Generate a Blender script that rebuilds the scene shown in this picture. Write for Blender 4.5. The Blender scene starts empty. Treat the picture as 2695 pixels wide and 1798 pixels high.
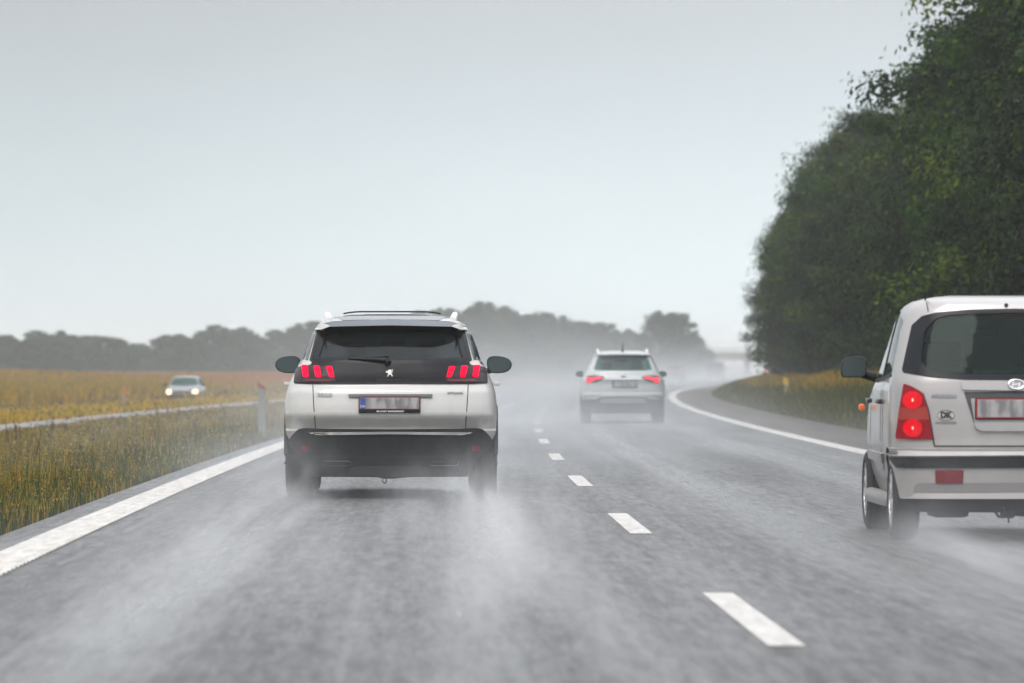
import bpy, bmesh, math, random
import numpy as np
from mathutils import Vector, Matrix
from mathutils.bvhtree import BVHTree
from mathutils.geometry import tessellate_polygon
R = math.radians
random.seed(7); np.random.seed(7)
scene = bpy.context.scene
col = scene.collection

# ------------------------------------------------------------------ camera
CAM_H = 1.11
cd = bpy.data.cameras.new('camera'); cam = bpy.data.objects.new('camera', cd); col.objects.link(cam)
cam.location = (0, 0, CAM_H); cam.rotation_euler = (R(90.2934), 0, 0)
cd.sensor_width = 36; cd.lens = 193.0; cd.clip_start = 0.1; cd.clip_end = 12000
cd.dof.use_dof = True; cd.dof.focus_distance = 47.5; cd.dof.aperture_fstop = 4.8
scene.camera = cam

# ------------------------------------------------------------------ view
scene.view_settings.view_transform = 'Standard'; scene.view_settings.look = 'None'
scene.view_settings.gamma = 1; scene.view_settings.exposure = 0.2
scene.render.engine = 'CYCLES'
cy = scene.cycles
cy.use_denoising = True; cy.use_adaptive_sampling = True; cy.adaptive_threshold = .035; cy.adaptive_min_samples = 20; cy.time_limit = 1100
cy.volume_bounces = 3; cy.max_bounces = 10; cy.diffuse_bounces = 3; cy.glossy_bounces = 3
cy.transparent_max_bounces = 12; cy.transmission_bounces = 4
cy.volume_max_steps = 256; cy.volume_step_rate = 1.0
cy.sample_clamp_indirect = 4; cy.caustics_reflective = False; cy.caustics_refractive = False

# ------------------------------------------------------------------ node helpers
class NT:
    def __init__(s, tree): s.t = tree; tree.nodes.clear()
    def n(s, typ, **kw):
        nd = s.t.nodes.new(typ)
        for k, v in kw.items(): setattr(nd, k, v)
        return nd
    def link(s, a, b): s.t.links.new(a, b)
    def put(s, sock, v):
        if isinstance(v, bpy.types.NodeSocket): s.link(v, sock)
        elif v is not None: sock.default_value = v
    def m(s, op, a, b=None, c=None, clamp=False):
        nd = s.n('ShaderNodeMath', operation=op, use_clamp=clamp)
        s.put(nd.inputs[0], a); s.put(nd.inputs[1], b) if b is not None else None
        if c is not None: s.put(nd.inputs[2], c)
        return nd.outputs[0]
    def step(s, v, a, b, lo=0.0, hi=1.0):
        nd = s.n('ShaderNodeMapRange', interpolation_type='SMOOTHSTEP')
        s.put(nd.inputs['Value'], v)
        nd.inputs['From Min'].default_value = a; nd.inputs['From Max'].default_value = b
        nd.inputs['To Min'].default_value = lo; nd.inputs['To Max'].default_value = hi
        return nd.outputs[0]
    def lin(s, v, a, b, lo=0.0, hi=1.0):
        nd = s.n('ShaderNodeMapRange')
        s.put(nd.inputs['Value'], v)
        nd.inputs['From Min'].default_value = a; nd.inputs['From Max'].default_value = b
        nd.inputs['To Min'].default_value = lo; nd.inputs['To Max'].default_value = hi
        return nd.outputs[0]
    def mix(s, f, a, b, typ='MIX'):
        nd = s.n('ShaderNodeMix', data_type='RGBA', blend_type=typ)
        s.put(nd.inputs[0], f); s.put(nd.inputs[6], a); s.put(nd.inputs[7], b)
        return nd.outputs[2]
    def noise(s, vec, scale, detail=3, rough=.5, dim='3D'):
        nd = s.n('ShaderNodeTexNoise', noise_dimensions=dim)
        if vec is not None: s.link(vec, nd.inputs['Vector'])
        nd.inputs['Scale'].default_value = scale; nd.inputs['Detail'].default_value = detail
        nd.inputs['Roughness'].default_value = rough
        return nd.outputs['Fac']
    def mapping(s, vec, scale=(1, 1, 1), loc=(0, 0, 0)):
        nd = s.n('ShaderNodeMapping'); s.link(vec, nd.inputs['Vector'])
        nd.inputs['Scale'].default_value = scale; nd.inputs['Location'].default_value = loc
        return nd.outputs[0]
def rgba(c): return (c[0], c[1], c[2], 1)

# ------------------------------------------------------------------ world: overcast sky
SUN_EL, SUN_ROT = R(48), R(200)
w = bpy.data.worlds.new('World'); scene.world = w; w.use_nodes = True
t = NT(w.node_tree)
sky = t.n('ShaderNodeTexSky', sky_type='NISHITA'); sky.sun_disc = False
sky.sun_elevation = SUN_EL; sky.sun_rotation = SUN_ROT; sky.dust_density = 4; sky.air_density = 1.2
bg1 = t.n('ShaderNodeBackground'); t.link(sky.outputs[0], bg1.inputs[0]); bg1.inputs[1].default_value = 0.05
tc = t.n('ShaderNodeTexCoord'); sx = t.n('ShaderNodeSeparateXYZ'); t.link(tc.outputs['Generated'], sx.inputs[0])
el = t.m('ABSOLUTE', sx.outputs[2])
ramp = t.n('ShaderNodeValToRGB'); t.link(el, ramp.inputs[0])
cr = ramp.color_ramp
cr.elements[0].position = 0.0; cr.elements[0].color = (.80, .88, .91, 1)
cr.elements[1].position = 1.0; cr.elements[1].color = (1.62, 1.65, 1.70, 1)
for p_, c_ in ((.012, (.77, .85, .88, 1)), (.03, (.69, .77, .80, 1)), (.05, (.60, .665, .70, 1)), (.068, (.54, .575, .605, 1)), (.10, (.56, .59, .62, 1)), (.3, (.95, .97, 1.0, 1))):
    e = cr.elements.new(p_); e.color = c_
cl = t.noise(t.mapping(tc.outputs['Generated'], (1, 1, 1.6)), 11, 3, .5)
cl2 = t.lin(cl, .3, .7, .965, 1.03)
az = t.lin(sx.outputs[0], -.09, .06, .94, 1.15)
f = t.m('MULTIPLY', cl2, az)
g = t.n('ShaderNodeVectorMath', operation='SCALE'); t.link(ramp.outputs[0], g.inputs[0]); t.link(f, g.inputs['Scale'])
bg2 = t.n('ShaderNodeBackground'); t.link(g.outputs[0], bg2.inputs[0]); bg2.inputs[1].default_value = 1.0
mx = t.n('ShaderNodeMixShader'); mx.inputs[0].default_value = .9
t.link(bg1.outputs[0], mx.inputs[1]); t.link(bg2.outputs[0], mx.inputs[2])
wo = t.n('ShaderNodeOutputWorld'); t.link(mx.outputs[0], wo.inputs[0])

sd = bpy.data.lights.new('sun', 'SUN'); sun = bpy.data.objects.new('sun', sd); col.objects.link(sun)
sd.energy = 1.25; sd.angle = R(34); sd.color = (1, .96, .9)
dv = Vector((math.sin(SUN_ROT) * math.cos(SUN_EL), math.cos(SUN_ROT) * math.cos(SUN_EL), math.sin(SUN_EL)))
sun.rotation_euler = dv.to_track_quat('Z', 'Y').to_euler(); sun.location = (0, 0, 60)

# ------------------------------------------------------------------ road frame
A0, A1, A2 = 1.52, -.02178, 1.138e-4
def cx(d):
    d = np.asarray(d, float)
    q = A0 + A1 * np.minimum(d, 400) + A2 * np.minimum(d, 400) ** 2
    return q + (A1 + 2 * A2 * 400) * np.maximum(d - 400, 0)
def cslope(d): return A1 + 2 * A2 * min(d, 400)
def sstep(v, a, b):
    t_ = np.clip((v - a) / (b - a), 0, 1); return t_ * t_ * (3 - 2 * t_)
def ground_z(o, d):
    o = np.asarray(o, float); d = np.asarray(d, float)
    z = np.interp(o, [-400, -60, -40, -27, -25.4, -17.2, -15.5, -13.2, -12.1, -10.6, -9.4, -7.5, -5.6, -4.25, 6.4, 7.4, 9.5, 13, 30, 400],
                  [.2, 0, -.35, -.85, -.62, -.62, -.55, -.3, -.15, -.15, -.50, -.58, -.38, -.03, -.03, .08, .36, .6, .9, 1.6])
    far = sstep(d, 720, 1060)
    z = z - 2.6 * far
    rough = sstep(np.abs(o + 1), 12, 60)
    z = z + rough * .25 * (np.sin(o * .11 + d * .031) + np.sin(d * .017 - o * .05 + 2)) * (1 - far)
    return z

# ------------------------------------------------------------------ object helpers
def tag(o, label=None, cat=None, group=None, kind=None):
    if label: o['label'] = label
    if cat: o['category'] = cat
    if group: o['group'] = group
    if kind: o['kind'] = kind
    return o
def link(name, me, mats, parent=None):
    o = bpy.data.objects.new(name, me); col.objects.link(o)
    for m_ in (mats if isinstance(mats, (list, tuple)) else [mats]):
        if m_: me.materials.append(m_)
    if parent: o.parent = parent
    return o
def empty(name, loc=(0, 0, 0), rz=0):
    o = bpy.data.objects.new(name, None); col.objects.link(o); o.location = loc; o.rotation_euler = (0, 0, rz)
    o.empty_display_size = .2; return o
def finish(bm, name, mat, parent=None, smooth=35, recalc=True):
    if recalc: bmesh.ops.recalc_face_normals(bm, faces=bm.faces)
    me = bpy.data.meshes.new(name); bm.to_mesh(me); bm.free()
    if smooth:
        me.polygons.foreach_set('use_smooth', [True] * len(me.polygons)); me.set_sharp_from_angle(angle=R(smooth))
    return link(name, me, mat, parent)
def rbox(bm, c, s, r=.01, seg=2, rot=None):
    res = bmesh.ops.create_cube(bm, size=1); vs = res['verts']
    for v in vs: v.co = Vector((v.co.x * s[0], v.co.y * s[1], v.co.z * s[2]))
    if r > 0:
        es = list({e for v in vs for e in v.link_edges})
        out = bmesh.ops.bevel(bm, geom=es, offset=min(r, min(s) * .45), segments=seg, profile=.6, affect='EDGES')
        vs = list({v for f_ in out['faces'] for v in f_.verts} | {v for v in vs if v.is_valid})
        seen = set(vs); stack = list(vs)
        while stack:
            v = stack.pop()
            for e in v.link_edges:
                q = e.other_vert(v)
                if q not in seen: seen.add(q); stack.append(q)
        vs = list(seen)
    M = Matrix.Translation(c) @ (rot.to_4x4() if rot else Matrix.Identity(4))
    for v in vs: v.co = M @ v.co
    return vs
def tube(bm, pts, rad, n=10, cap=True):
    pts = [Vector(p) for p in pts]; rings = []
    up = Vector((0, 0, 1))
    for i, p in enumerate(pts):
        dr = (pts[min(i + 1, len(pts) - 1)] - pts[max(i - 1, 0)]).normalized()
        a = dr.cross(up)
        if a.length < .05: a = dr.cross(Vector((1, 0, 0)))
        a.normalize(); b = dr.cross(a)
        r_ = rad[i] if isinstance(rad, (list, tuple)) else rad
        rings.append([bm.verts.new(p + (a * math.cos(2 * math.pi * k / n) + b * math.sin(2 * math.pi * k / n)) * r_) for k in range(n)])
    for a, b in zip(rings, rings[1:]):
        for k in range(n): bm.faces.new((a[k], a[(k + 1) % n], b[(k + 1) % n], b[k]))
    if cap: bm.faces.new(rings[0][::-1]); bm.faces.new(rings[-1])
def lathe_x(bm, prof, n=48, cx_=0):
    """prof: closed list of (x, r) revolved about the x axis"""
    rings = []
    for k in range(n):
        a = 2 * math.pi * k / n
        rings.append([bm.verts.new((cx_ + x, r_ * math.cos(a), r_ * math.sin(a))) for x, r_ in prof])
    m_ = len(prof)
    for k in range(n):
        a, b = rings[k], rings[(k + 1) % n]
        for j in range(m_): bm.faces.new((a[j], a[(j + 1) % m_], b[(j + 1) % m_], b[j]))
def rpoly(pts, r=.02, n=3):
    out = []; N = len(pts)
    for i in range(N):
        p = Vector(pts[i][:2]); a = Vector(pts[i - 1][:2]); b = Vector(pts[(i + 1) % N][:2])
        rr = pts[i][2] if len(pts[i]) > 2 else r
        la, lb = (a - p).length, (b - p).length
        rr = min(rr, la * .45, lb * .45)
        if rr < 1e-4: out.append((p.x, p.y)); continue
        s = p + (a - p) / la * rr; e = p + (b - p) / lb * rr
        for k in range(n + 1):
            u = k / n; q = s * (1 - u) ** 2 + p * 2 * u * (1 - u) + e * u * u
            out.append((q.x, q.y))
    return out
def mirror(pts): return [(-p[0],) + tuple(p[1:]) for p in pts][::-1]
def sym(half):
    """half outline given for x<=0, from the top centre line round to the bottom centre line"""
    return list(half) + [(-p[0],) + tuple(p[1:]) for p in reversed(half) if abs(p[0]) > 1e-6]
def circle(c, r, n=20, ry=None):
    ry = ry or r
    return [(c[0] + r * math.cos(2 * math.pi * k / n), c[1] + ry * math.sin(2 * math.pi * k / n)) for k in range(n)]
def stroke(pts, w_):
    pts = [Vector(p) for p in pts]; L, Rr = [], []
    for i, p in enumerate(pts):
        dr = (pts[min(i + 1, len(pts) - 1)] - pts[max(i - 1, 0)]).normalized(); nn = Vector((-dr.y, dr.x)) * w_ / 2
        L.append(tuple(p + nn)); Rr.append(tuple(p - nn))
    return L + Rr[::-1]

# ------------------------------------------------------------------ materials
MATS = {}
def pbr(name, color, rough=.5, metal=0, coat=0, emit=None, es=0, spec=.5, noise=0, nscale=8, trans=0):
    m_ = bpy.data.materials.new(name); m_.use_nodes = True; t = NT(m_.node_tree)
    b = t.n('ShaderNodeBsdfPrincipled'); o = t.n('ShaderNodeOutputMaterial'); t.link(b.outputs[0], o.inputs[0])
    b.inputs['Base Color'].default_value = rgba(color); b.inputs['Roughness'].default_value = rough
    b.inputs['Metallic'].default_value = metal; b.inputs['Coat Weight'].default_value = coat
    b.inputs['Coat Roughness'].default_value = .06; b.inputs['Specular IOR Level'].default_value = spec
    if emit: b.inputs['Emission Color'].default_value = rgba(emit); b.inputs['Emission Strength'].default_value = es
    if noise:
        tcn = t.n('ShaderNodeTexCoord')
        nf = t.noise(tcn.outputs['Object'], nscale, 5, .6)
        c = t.mix(t.lin(nf, .3, .7), rgba([x * (1 - noise) for x in color]), rgba([min(1, x * (1 + noise)) for x in color]))
        t.link(c, b.inputs['Base Color'])
        t.link(t.lin(nf, .3, .7, rough * .8, min(1, rough * 1.25)), b.inputs['Roughness'])
    MATS[name] = m_; return m_
def paint(name, color, metal, dirt=(.24, .23, .22)):
    """car paint with a film of road grime that thickens towards the sills"""
    m_ = bpy.data.materials.new(name); m_.use_nodes = True; t = NT(m_.node_tree)
    b = t.n('ShaderNodeBsdfPrincipled'); o = t.n('ShaderNodeOutputMaterial'); t.link(b.outputs[0], o.inputs[0])
    tcn = t.n('ShaderNodeTexCoord'); s = t.n('ShaderNodeSeparateXYZ'); t.link(tcn.outputs['Object'], s.inputs[0])
    nf = t.noise(t.mapping(tcn.outputs['Object'], (1, 1, .6)), 5, 6, .62)
    fine = t.noise(tcn.outputs['Object'], 160, 3, .7)
    hgt = t.m('ADD', s.outputs[2], t.lin(nf, .3, .7, -.18, .18))
    d_ = t.step(hgt, .95, .25)
    d_ = t.m('MULTIPLY', d_, .42)
    d_ = t.m('ADD', d_, t.lin(fine, .5, .75, 0, .10), clamp=True)
    t.link(t.mix(d_, rgba(color), rgba(dirt)), b.inputs['Base Color'])
    b.inputs['Metallic'].default_value = metal
    t.link(t.lin(d_, 0, .6, .28, .6), b.inputs['Roughness'])
    t.link(t.lin(d_, 0, .5, .8, .15), b.inputs['Coat Weight']); b.inputs['Coat Roughness'].default_value = .09
    MATS[name] = m_; return m_
def glassmat(name, tint, op, rough=.03, refl=.8):
    m_ = bpy.data.materials.new(name); m_.use_nodes = True; t = NT(m_.node_tree)
    o = t.n('ShaderNodeOutputMaterial')
    tr = t.n('ShaderNodeBsdfTransparent'); tr.inputs[0].default_value = rgba(tint)
    df = t.n('ShaderNodeBsdfDiffuse'); df.inputs[0].default_value = (.12, .13, .13, 1)
    a = t.n('ShaderNodeMixShader'); a.inputs[0].default_value = op
    t.link(tr.outputs[0], a.inputs[1]); t.link(df.outputs[0], a.inputs[2])
    gl = t.n('ShaderNodeBsdfGlossy'); gl.inputs['Roughness'].default_value = rough
    fr = t.n('ShaderNodeFresnel'); fr.inputs[0].default_value = 1.5
    b = t.n('ShaderNodeMixShader'); t.link(t.m('MULTIPLY', fr.outputs[0], refl), b.inputs[0])
    t.link(a.outputs[0], b.inputs[1]); t.link(gl.outputs[0], b.inputs[2]); t.link(b.outputs[0], o.inputs[0])
    MATS[name] = m_; return m_
white = paint('white_paint', (.55, .545, .53), 0)
white2 = paint('pearl_paint', (.50, .52, .525), 0)
silver = paint('silver_paint', (.44, .415, .41), .5)
grey = paint('grey_paint', (.13, .14, .16), .2)
darkp = paint('dark_paint', (.06, .065, .08), .2)
plastic = pbr('black_plastic', (.013, .014, .016), .5, noise=.35, nscale=30, spec=.3)
gloss = pbr('gloss_black', (.010, .010, .014), .4, spec=.22)
rubber = pbr('rubber', (.025, .025, .027), .8, noise=.3, nscale=25)
under = pbr('underbody', (.018, .018, .02), .8)
alloy = pbr('alloy', (.55, .55, .56), .35, metal=.8)
chrome = pbr('chrome', (.78, .78, .78), .12, metal=1)
badge = pbr('satin_badge', (.42, .41, .40), .4, metal=.7)
railm = pbr('satin_aluminium', (.85, .85, .85), .35, metal=.3)
seatm = pbr('seat_fabric', (.03, .032, .036), .9)
frit = pbr('frit_black', (.008, .010, .014), .3, spec=.25)
seam = pbr('seam_black', (.05, .05, .05), .8)
redlit = pbr('red_lit_lamp', (.4, .0, .01), .6, emit=(1, .0, .03), es=1.7, spec=.1)
redlens = pbr('red_lens', (.20, .002, .010), .3, coat=.1, emit=(1, .0, .02), es=.05, spec=.3)
redglow = pbr('red_glow', (.4, .0, .006), .3, emit=(1, .008, .016), es=.42, spec=.25)
bulb = pbr('bulb_glow', (1, .7, .6), .2, emit=(1, .25, .2), es=.55)
amberl = pbr('amber_lens', (.34, .03, .02), .25, coat=.2)
reflect = pbr('red_reflector', (.15, .006, .014), .35, spec=.3)
lampdark = pbr('smoked_lens', (.03, .015, .022), .3, spec=.35)
orange = pbr('orange_lens', (.85, .16, .03), .25, emit=(1, .2, .03), es=.15)
headl = pbr('headlamp_lit', (1, .9, .6), .2, emit=(1, .58, .17), es=1.9)
platew = pbr('plate_white', (.42, .41, .41), .4)
plateg = pbr('plate_grey', (.27, .26, .27), .5)
plateb = pbr('plate_blue', (.03, .09, .32), .4)
plater = pbr('plate_red', (.45, .04, .04), .4)
darkchrome = pbr('dark_chrome', (.10, .10, .11), .25, metal=.9)
greyt = pbr('grey_letter', (.30, .30, .33), .35, metal=.7)
whitet = pbr('white_letter', (.75, .75, .75), .5)
mirrorg = pbr('mirror_glass', (.04, .06, .062), .25, metal=.0, coat=.3)
tint = glassmat('tinted_glass', (.28, .32, .34), .08, refl=.55)
tint2 = glassmat('green_glass', (.42, .66, .61), .05, refl=.25)
tint3 = glassmat('dark_side_glass', (.12, .15, .15), .05, refl=1.0)
clearg = glassmat('clear_glass', (.72, .80, .80), .05)
def blur_mat():
    m_ = bpy.data.materials.new('blurred_plate'); m_.use_nodes = True; t = NT(m_.node_tree)
    b = t.n('ShaderNodeBsdfPrincipled'); o = t.n('ShaderNodeOutputMaterial'); t.link(b.outputs[0], o.inputs[0])
    tc = t.n('ShaderNodeTexCoord'); s_ = t.n('ShaderNodeSeparateXYZ'); t.link(tc.outputs['Object'], s_.inputs[0])
    nf = t.noise(t.mapping(tc.outputs['Object'], (17, 1, 7)), 1, 1, .4)
    t.link(t.mix(t.step(nf, .36, .62), (.40, .39, .395, 1), (.20, .195, .205, 1)), b.inputs['Base Color'])
    b.inputs['Roughness'].default_value = .45; return m_
blurplate = blur_mat()
steel = pbr('dull_steel', (.18, .17, .16), .5, metal=.7)

# ------------------------------------------------------------------ car body loft
def plan(z, w_, yr, yf, lr, lf, pr, pf, taper, nr=14, ns=8, nf=10):
    pts = []
    for k in range(nr + 1):
        a = math.pi / 2 * k / nr
        x = w_ * math.sin(a) ** (2 / pr); y = yr + lr - lr * max(0, math.cos(a)) ** (2 / pr)
        pts.append((x, y))
    y0, y1 = yr + lr, yf - lf
    for k in range(1, ns):
        u = k / ns; pts.append((w_ * (1 - taper * u * u), y0 + (y1 - y0) * u))
    wf = w_ * (1 - taper)
    for k in range(nf + 1):
        a = math.pi / 2 * (1 - k / nf)
        pts.append((wf * math.sin(a) ** (2 / pf), y1 + lf * max(0, math.cos(a)) ** (2 / pf)))
    full = pts + [(-x, y) for x, y in pts[-2:0:-1]]
    return [(x, y, z) for x, y in full]
def interp_levels(keys, cols, step=.02):
    zs = [k[0] for k in keys]; out = []
    zz = []
    for a, b in zip(zs, zs[1:]):
        n = max(1, int(round((b - a) / step)))
        zz += [a + (b - a) * i / n for i in range(n)]
    zz.append(zs[-1])
    for z in zz: out.append([z] + [float(np.interp(z, zs, [k[c] for k in keys])) for c in range(1, cols)])
    return out
def loft(keys, pr=3.2, pf=2.8, lr=.75, lf=.8, taper=.05, inset=0, zr=None, step=.022, infront=0):
    bm = bmesh.new(); rings = []
    for z, w_, yr, yf in interp_levels(keys, 4, step):
        if zr and not (zr[0] <= z <= zr[1]): continue
        L = yf - yr; lr_ = min(lr, L * .3); lf_ = min(lf, L * .35)
        rings.append([bm.verts.new(p) for p in plan(z, w_ - inset, yr + inset, yf - inset - infront, lr_, lf_, pr, pf, taper)])
    for a, b in zip(rings, rings[1:]):
        n = len(a)
        for k in range(n): bm.faces.new((a[k], a[(k + 1) % n], b[(k + 1) % n], b[k]))
    # caps as quad strips across the width
    for ring, flip in ((rings[0], True), (rings[-1], False)):
        n = len(ring); h = n // 2
        for k in range(h):
            a, b = ring[k], ring[k + 1]; c, d = ring[(n - k - 1) % n], ring[(n - k) % n]
            vs = []
            for v in (a, b, c, d):
                if v not in vs: vs.append(v)
            if len(vs) >= 3: bm.faces.new(vs[::-1] if flip else vs)
    bmesh.ops.recalc_face_normals(bm, faces=bm.faces)
    return bm
def prism(bm, poly, axis, a, b):
    def P(u, v, h):
        return {'y': (u, h, v), 'x': (h, u, v), 'z': (u, v, h)}[axis]
    A = [bm.verts.new(P(u, v, a)) for u, v in poly]; B = [bm.verts.new(P(u, v, b)) for u, v in poly]
    n = len(poly)
    bm.faces.new(A); bm.faces.new(B[::-1])
    for k in range(n): bm.faces.new((A[k], B[k], B[(k + 1) % n], A[(k + 1) % n]))
    bmesh.ops.recalc_face_normals(bm, faces=bm.faces)
def boolean_cut(me, cutters):
    tmp = bpy.data.objects.new('tmp', me); col.objects.link(tmp); cs = []
    for c in cutters:
        cm = bpy.data.meshes.new('c'); c.to_mesh(cm); c.free()
        co = bpy.data.objects.new('c', cm); col.objects.link(co); cs.append(co)
        md = tmp.modifiers.new('b', 'BOOLEAN'); md.operation = 'DIFFERENCE'; md.solver = 'EXACT'; md.object = co
    dg = bpy.context.evaluated_depsgraph_get(); dg.update()
    res = bpy.data.meshes.new_from_object(tmp.evaluated_get(dg))
    for o_ in cs + [tmp]: bpy.data.objects.remove(o_)
    return res
class Car:
    def __init__(s, name, keys, mat, **kw):
        s.root = empty(name); s.keys = keys; s.kw = kw; s.mat = mat
        bm = loft(keys, **kw); s.bvh = BVHTree.FromBMesh(bm)
        s.me = bpy.data.meshes.new('body'); bm.to_mesh(s.me); bm.free(); s.cut = []
    def cavity(s, z0, z1, inset=.07, y0=None, y1=None):
        c = loft(s.keys, **dict(s.kw, inset=inset, zr=(z0, z1), infront=.28)); s.cut.append(c)
    def cutpoly(s, poly, axis, a, b):
        c = bmesh.new(); prism(c, poly, axis, a, b); s.cut.append(c)
    def cutwheel(s, y, r, x0, z):
        for sg in (-1, 1):
            c = bmesh.new(); prism(c, circle((y, z), r, 32), 'x', sg * x0, sg * 1.4); s.cut.append(c)
    def build_body(s, lowmat=None, zlow=.4):
        me = boolean_cut(s.me, s.cut)
        me.name = 'body'
        me.materials.clear()
        n = len(me.polygons)
        me.polygons.foreach_set('use_smooth', [True] * n); me.set_sharp_from_angle(angle=R(28))
        s.body = link('body', me, [s.mat] + ([lowmat] if lowmat else []), s.root)
        # faces inside the cabin and the arches are dark
        s.body.data.materials.append(MATS['seat_fabric']); ki = len(s.body.data.materials) - 1
        for p in me.polygons:
            c = p.center; loc, nn, i, dist = s.bvh.find_nearest(c)
            p.material_index = 0
            if dist > .012: p.material_index = ki
            elif lowmat and c.z < zlow: p.material_index = 1
        return s.body
    def hit(s, u, v, axis):
        o, d = {'R': ((u, -3, v), (0, 1, 0)), 'F': ((u, 9, v), (0, -1, 0)), 'SL': ((-3, u, v), (1, 0, 0)),
                'SR': ((3, u, v), (-1, 0, 0)), 'T': ((u, v, 5), (0, 0, -1))}[axis]
        d = Vector(d); loc, n, i, ds = s.bvh.ray_cast(Vector(o), d)
        if loc is None or (axis in 'RF' and abs(loc.y - (0 if axis == 'R' else 4)) > 2.2):
            q = {'R': Vector((u, .3, v)), 'F': Vector((u, 3.6, v)), 'SL': Vector((-.8, u, v)), 'SR': Vector((.8, u, v)), 'T': Vector((u, v, 1.6))}[axis]
            loc, n, i, ds = s.bvh.find_nearest(q)
            if axis in ('R', 'F'): loc = Vector((u, loc.y, v))
        n = (n * .6 - d).normalized()
        return loc, n
    def panel(s, name, poly, mat, axis='R', out=.004, thick=.012, grid=.05, parent=None, smooth=30, zref=None, tilt=0):
        bm = bmesh.new()
        vs = [bm.verts.new((u, v, 0)) for u, v in [p[:2] for p in poly]]
        for tri in tessellate_polygon([[v.co for v in vs]]):
            try: bm.faces.new([vs[k_] for k_ in tri])
            except ValueError: pass
        us = [p[0] for p in poly]; vv = [p[1] for p in poly]
        for lo, hi, ax in ((min(us), max(us), 0), (min(vv), max(vv), 1)):
            n = int((hi - lo) / grid)
            for k in range(1, n + 1):
                q = lo + (hi - lo) * k / (n + 1); co = [0, 0, 0]; no = [0, 0, 0]; co[ax] = q; no[ax] = 1
                bmesh.ops.bisect_plane(bm, geom=bm.verts[:] + bm.edges[:] + bm.faces[:], plane_co=co, plane_no=no, dist=1e-5)
        norm = {}
        for v in bm.verts:
            if zref is not None:
                loc, n = s.hit(v.co.x, zref, axis); n = Vector((n.x, n.y, 0)).normalized()
                loc = Vector((v.co.x, loc.y + tilt * (v.co.y - zref), v.co.y))
            else: loc, n = s.hit(v.co.x, v.co.y, axis)
            norm[v] = n; v.co = loc + n * out
        old = {v: (v.co.copy(), norm[v]) for v in bm.verts}
        bmesh.ops.recalc_face_normals(bm, faces=bm.faces)
        ov = list(bm.verts)
        res = bmesh.ops.extrude_face_region(bm, geom=bm.faces[:])
        nv = [g_ for g_ in res['geom'] if isinstance(g_, bmesh.types.BMVert)]
        kd = {tuple(round(c, 6) for c in old[v][0]): old[v][1] for v in ov}
        for v in nv:
            n = kd.get(tuple(round(c, 6) for c in v.co))
            if n is None: continue
            v.co = v.co - n * (thick + out)
        return finish(bm, name, mat, parent or s.root, smooth=smooth)
    def both(s, name, poly, mat, **kw):
        pl = kw.pop('parents', (None, None))
        a = s.panel(name, poly, mat, parent=pl[0], **kw); b = s.panel(name, mirror(poly), mat, parent=pl[1], **kw)
        return a, b
    def text(s, name, body, u, v, size, mat, axis='R', bold=0, ext=.003, parent=None, out=.006, width=None, shear=0):
        cu = bpy.data.curves.new('t', 'FONT'); cu.body = body; cu.size = size; cu.extrude = ext; cu.offset = bold
        cu.align_x = 'CENTER'; cu.align_y = 'CENTER'; cu.resolution_u = 3; cu.shear = shear
        to = bpy.data.objects.new('t', cu); col.objects.link(to)
        dg = bpy.context.evaluated_depsgraph_get(); dg.update()
        me = bpy.data.meshes.new_from_object(to.evaluated_get(dg)); bpy.data.objects.remove(to)
        xs = [q.co.x for q in me.vertices]; k = 1 if not width else width / (max(xs) - min(xs))
        for q in me.vertices:
            x, y, z = q.co; x *= k
            if isinstance(axis, (float, int)):       # flat plate at that y
                q.co = (u + x, axis - z, v + y)
            else:
                loc, n = s.hit(u + x, v + y, axis); q.co = (u + x, loc.y - out - z, v + y)
        return link(name, me, mat, parent or s.root)
    def wheel(s, x, y, r, wd, side, spokes=10, rimr=None, rimmat=None):
        rimr = rimr or r * .66; bm = bmesh.new(); h = wd / 2
        prof = [(-h * .8, rimr), (-h, rimr + .02), (-h * 1.02, (rimr + r) / 2), (-h * .93, r - .02), (-h * .78, r - .004)]
        for q in (-.5, 0, .5):
            prof += [(h * (q - .06), r), (h * (q - .05), r - .008), (h * (q + .05), r - .008), (h * (q + .06), r)]
        prof += [(h * .78, r - .004), (h * .93, r - .02), (h * 1.02, (rimr + r) / 2), (h, rimr + .02), (h * .8, rimr)]
        lathe_x(bm, prof, 56)
        ty = finish(bm, 'wheel', MATS['rubber'], s.root); ty.location = (x, y, r)
        bm = bmesh.new(); k = side
        lathe_x(bm, [(k * h * .92, rimr + .008), (k * h * .92, rimr - .015), (k * h * .2, rimr - .03), (-k * h * .8, rimr - .02), (-k * h * .8, rimr)], 40)
        for i in range(spokes):
            a = 2 * math.pi * i / spokes
            rbox(bm, Vector((k * h * .72, math.cos(a) * rimr * .55, math.sin(a) * rimr * .55)), (.03, rimr * .85, rimr * .17), .008, 1, Matrix.Rotation(a, 3, 'X'))
        lathe_x(bm, [(k * h * .85, .001), (k * h * .85, .05), (k * h * .6, .06), (k * h * .1, .06), (k * h * .1, .001)], 20)
        rim = finish(bm, 'rim', rimmat or alloy, ty)
        bm = bmesh.new(); lathe_x(bm, [(k * h * .3, .001), (k * h * .3, rimr * .8), (k * h * .1, rimr * .8), (k * h * .1, .001)], 30)
        finish(bm, 'brake_disc', steel, ty)
        return ty
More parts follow.
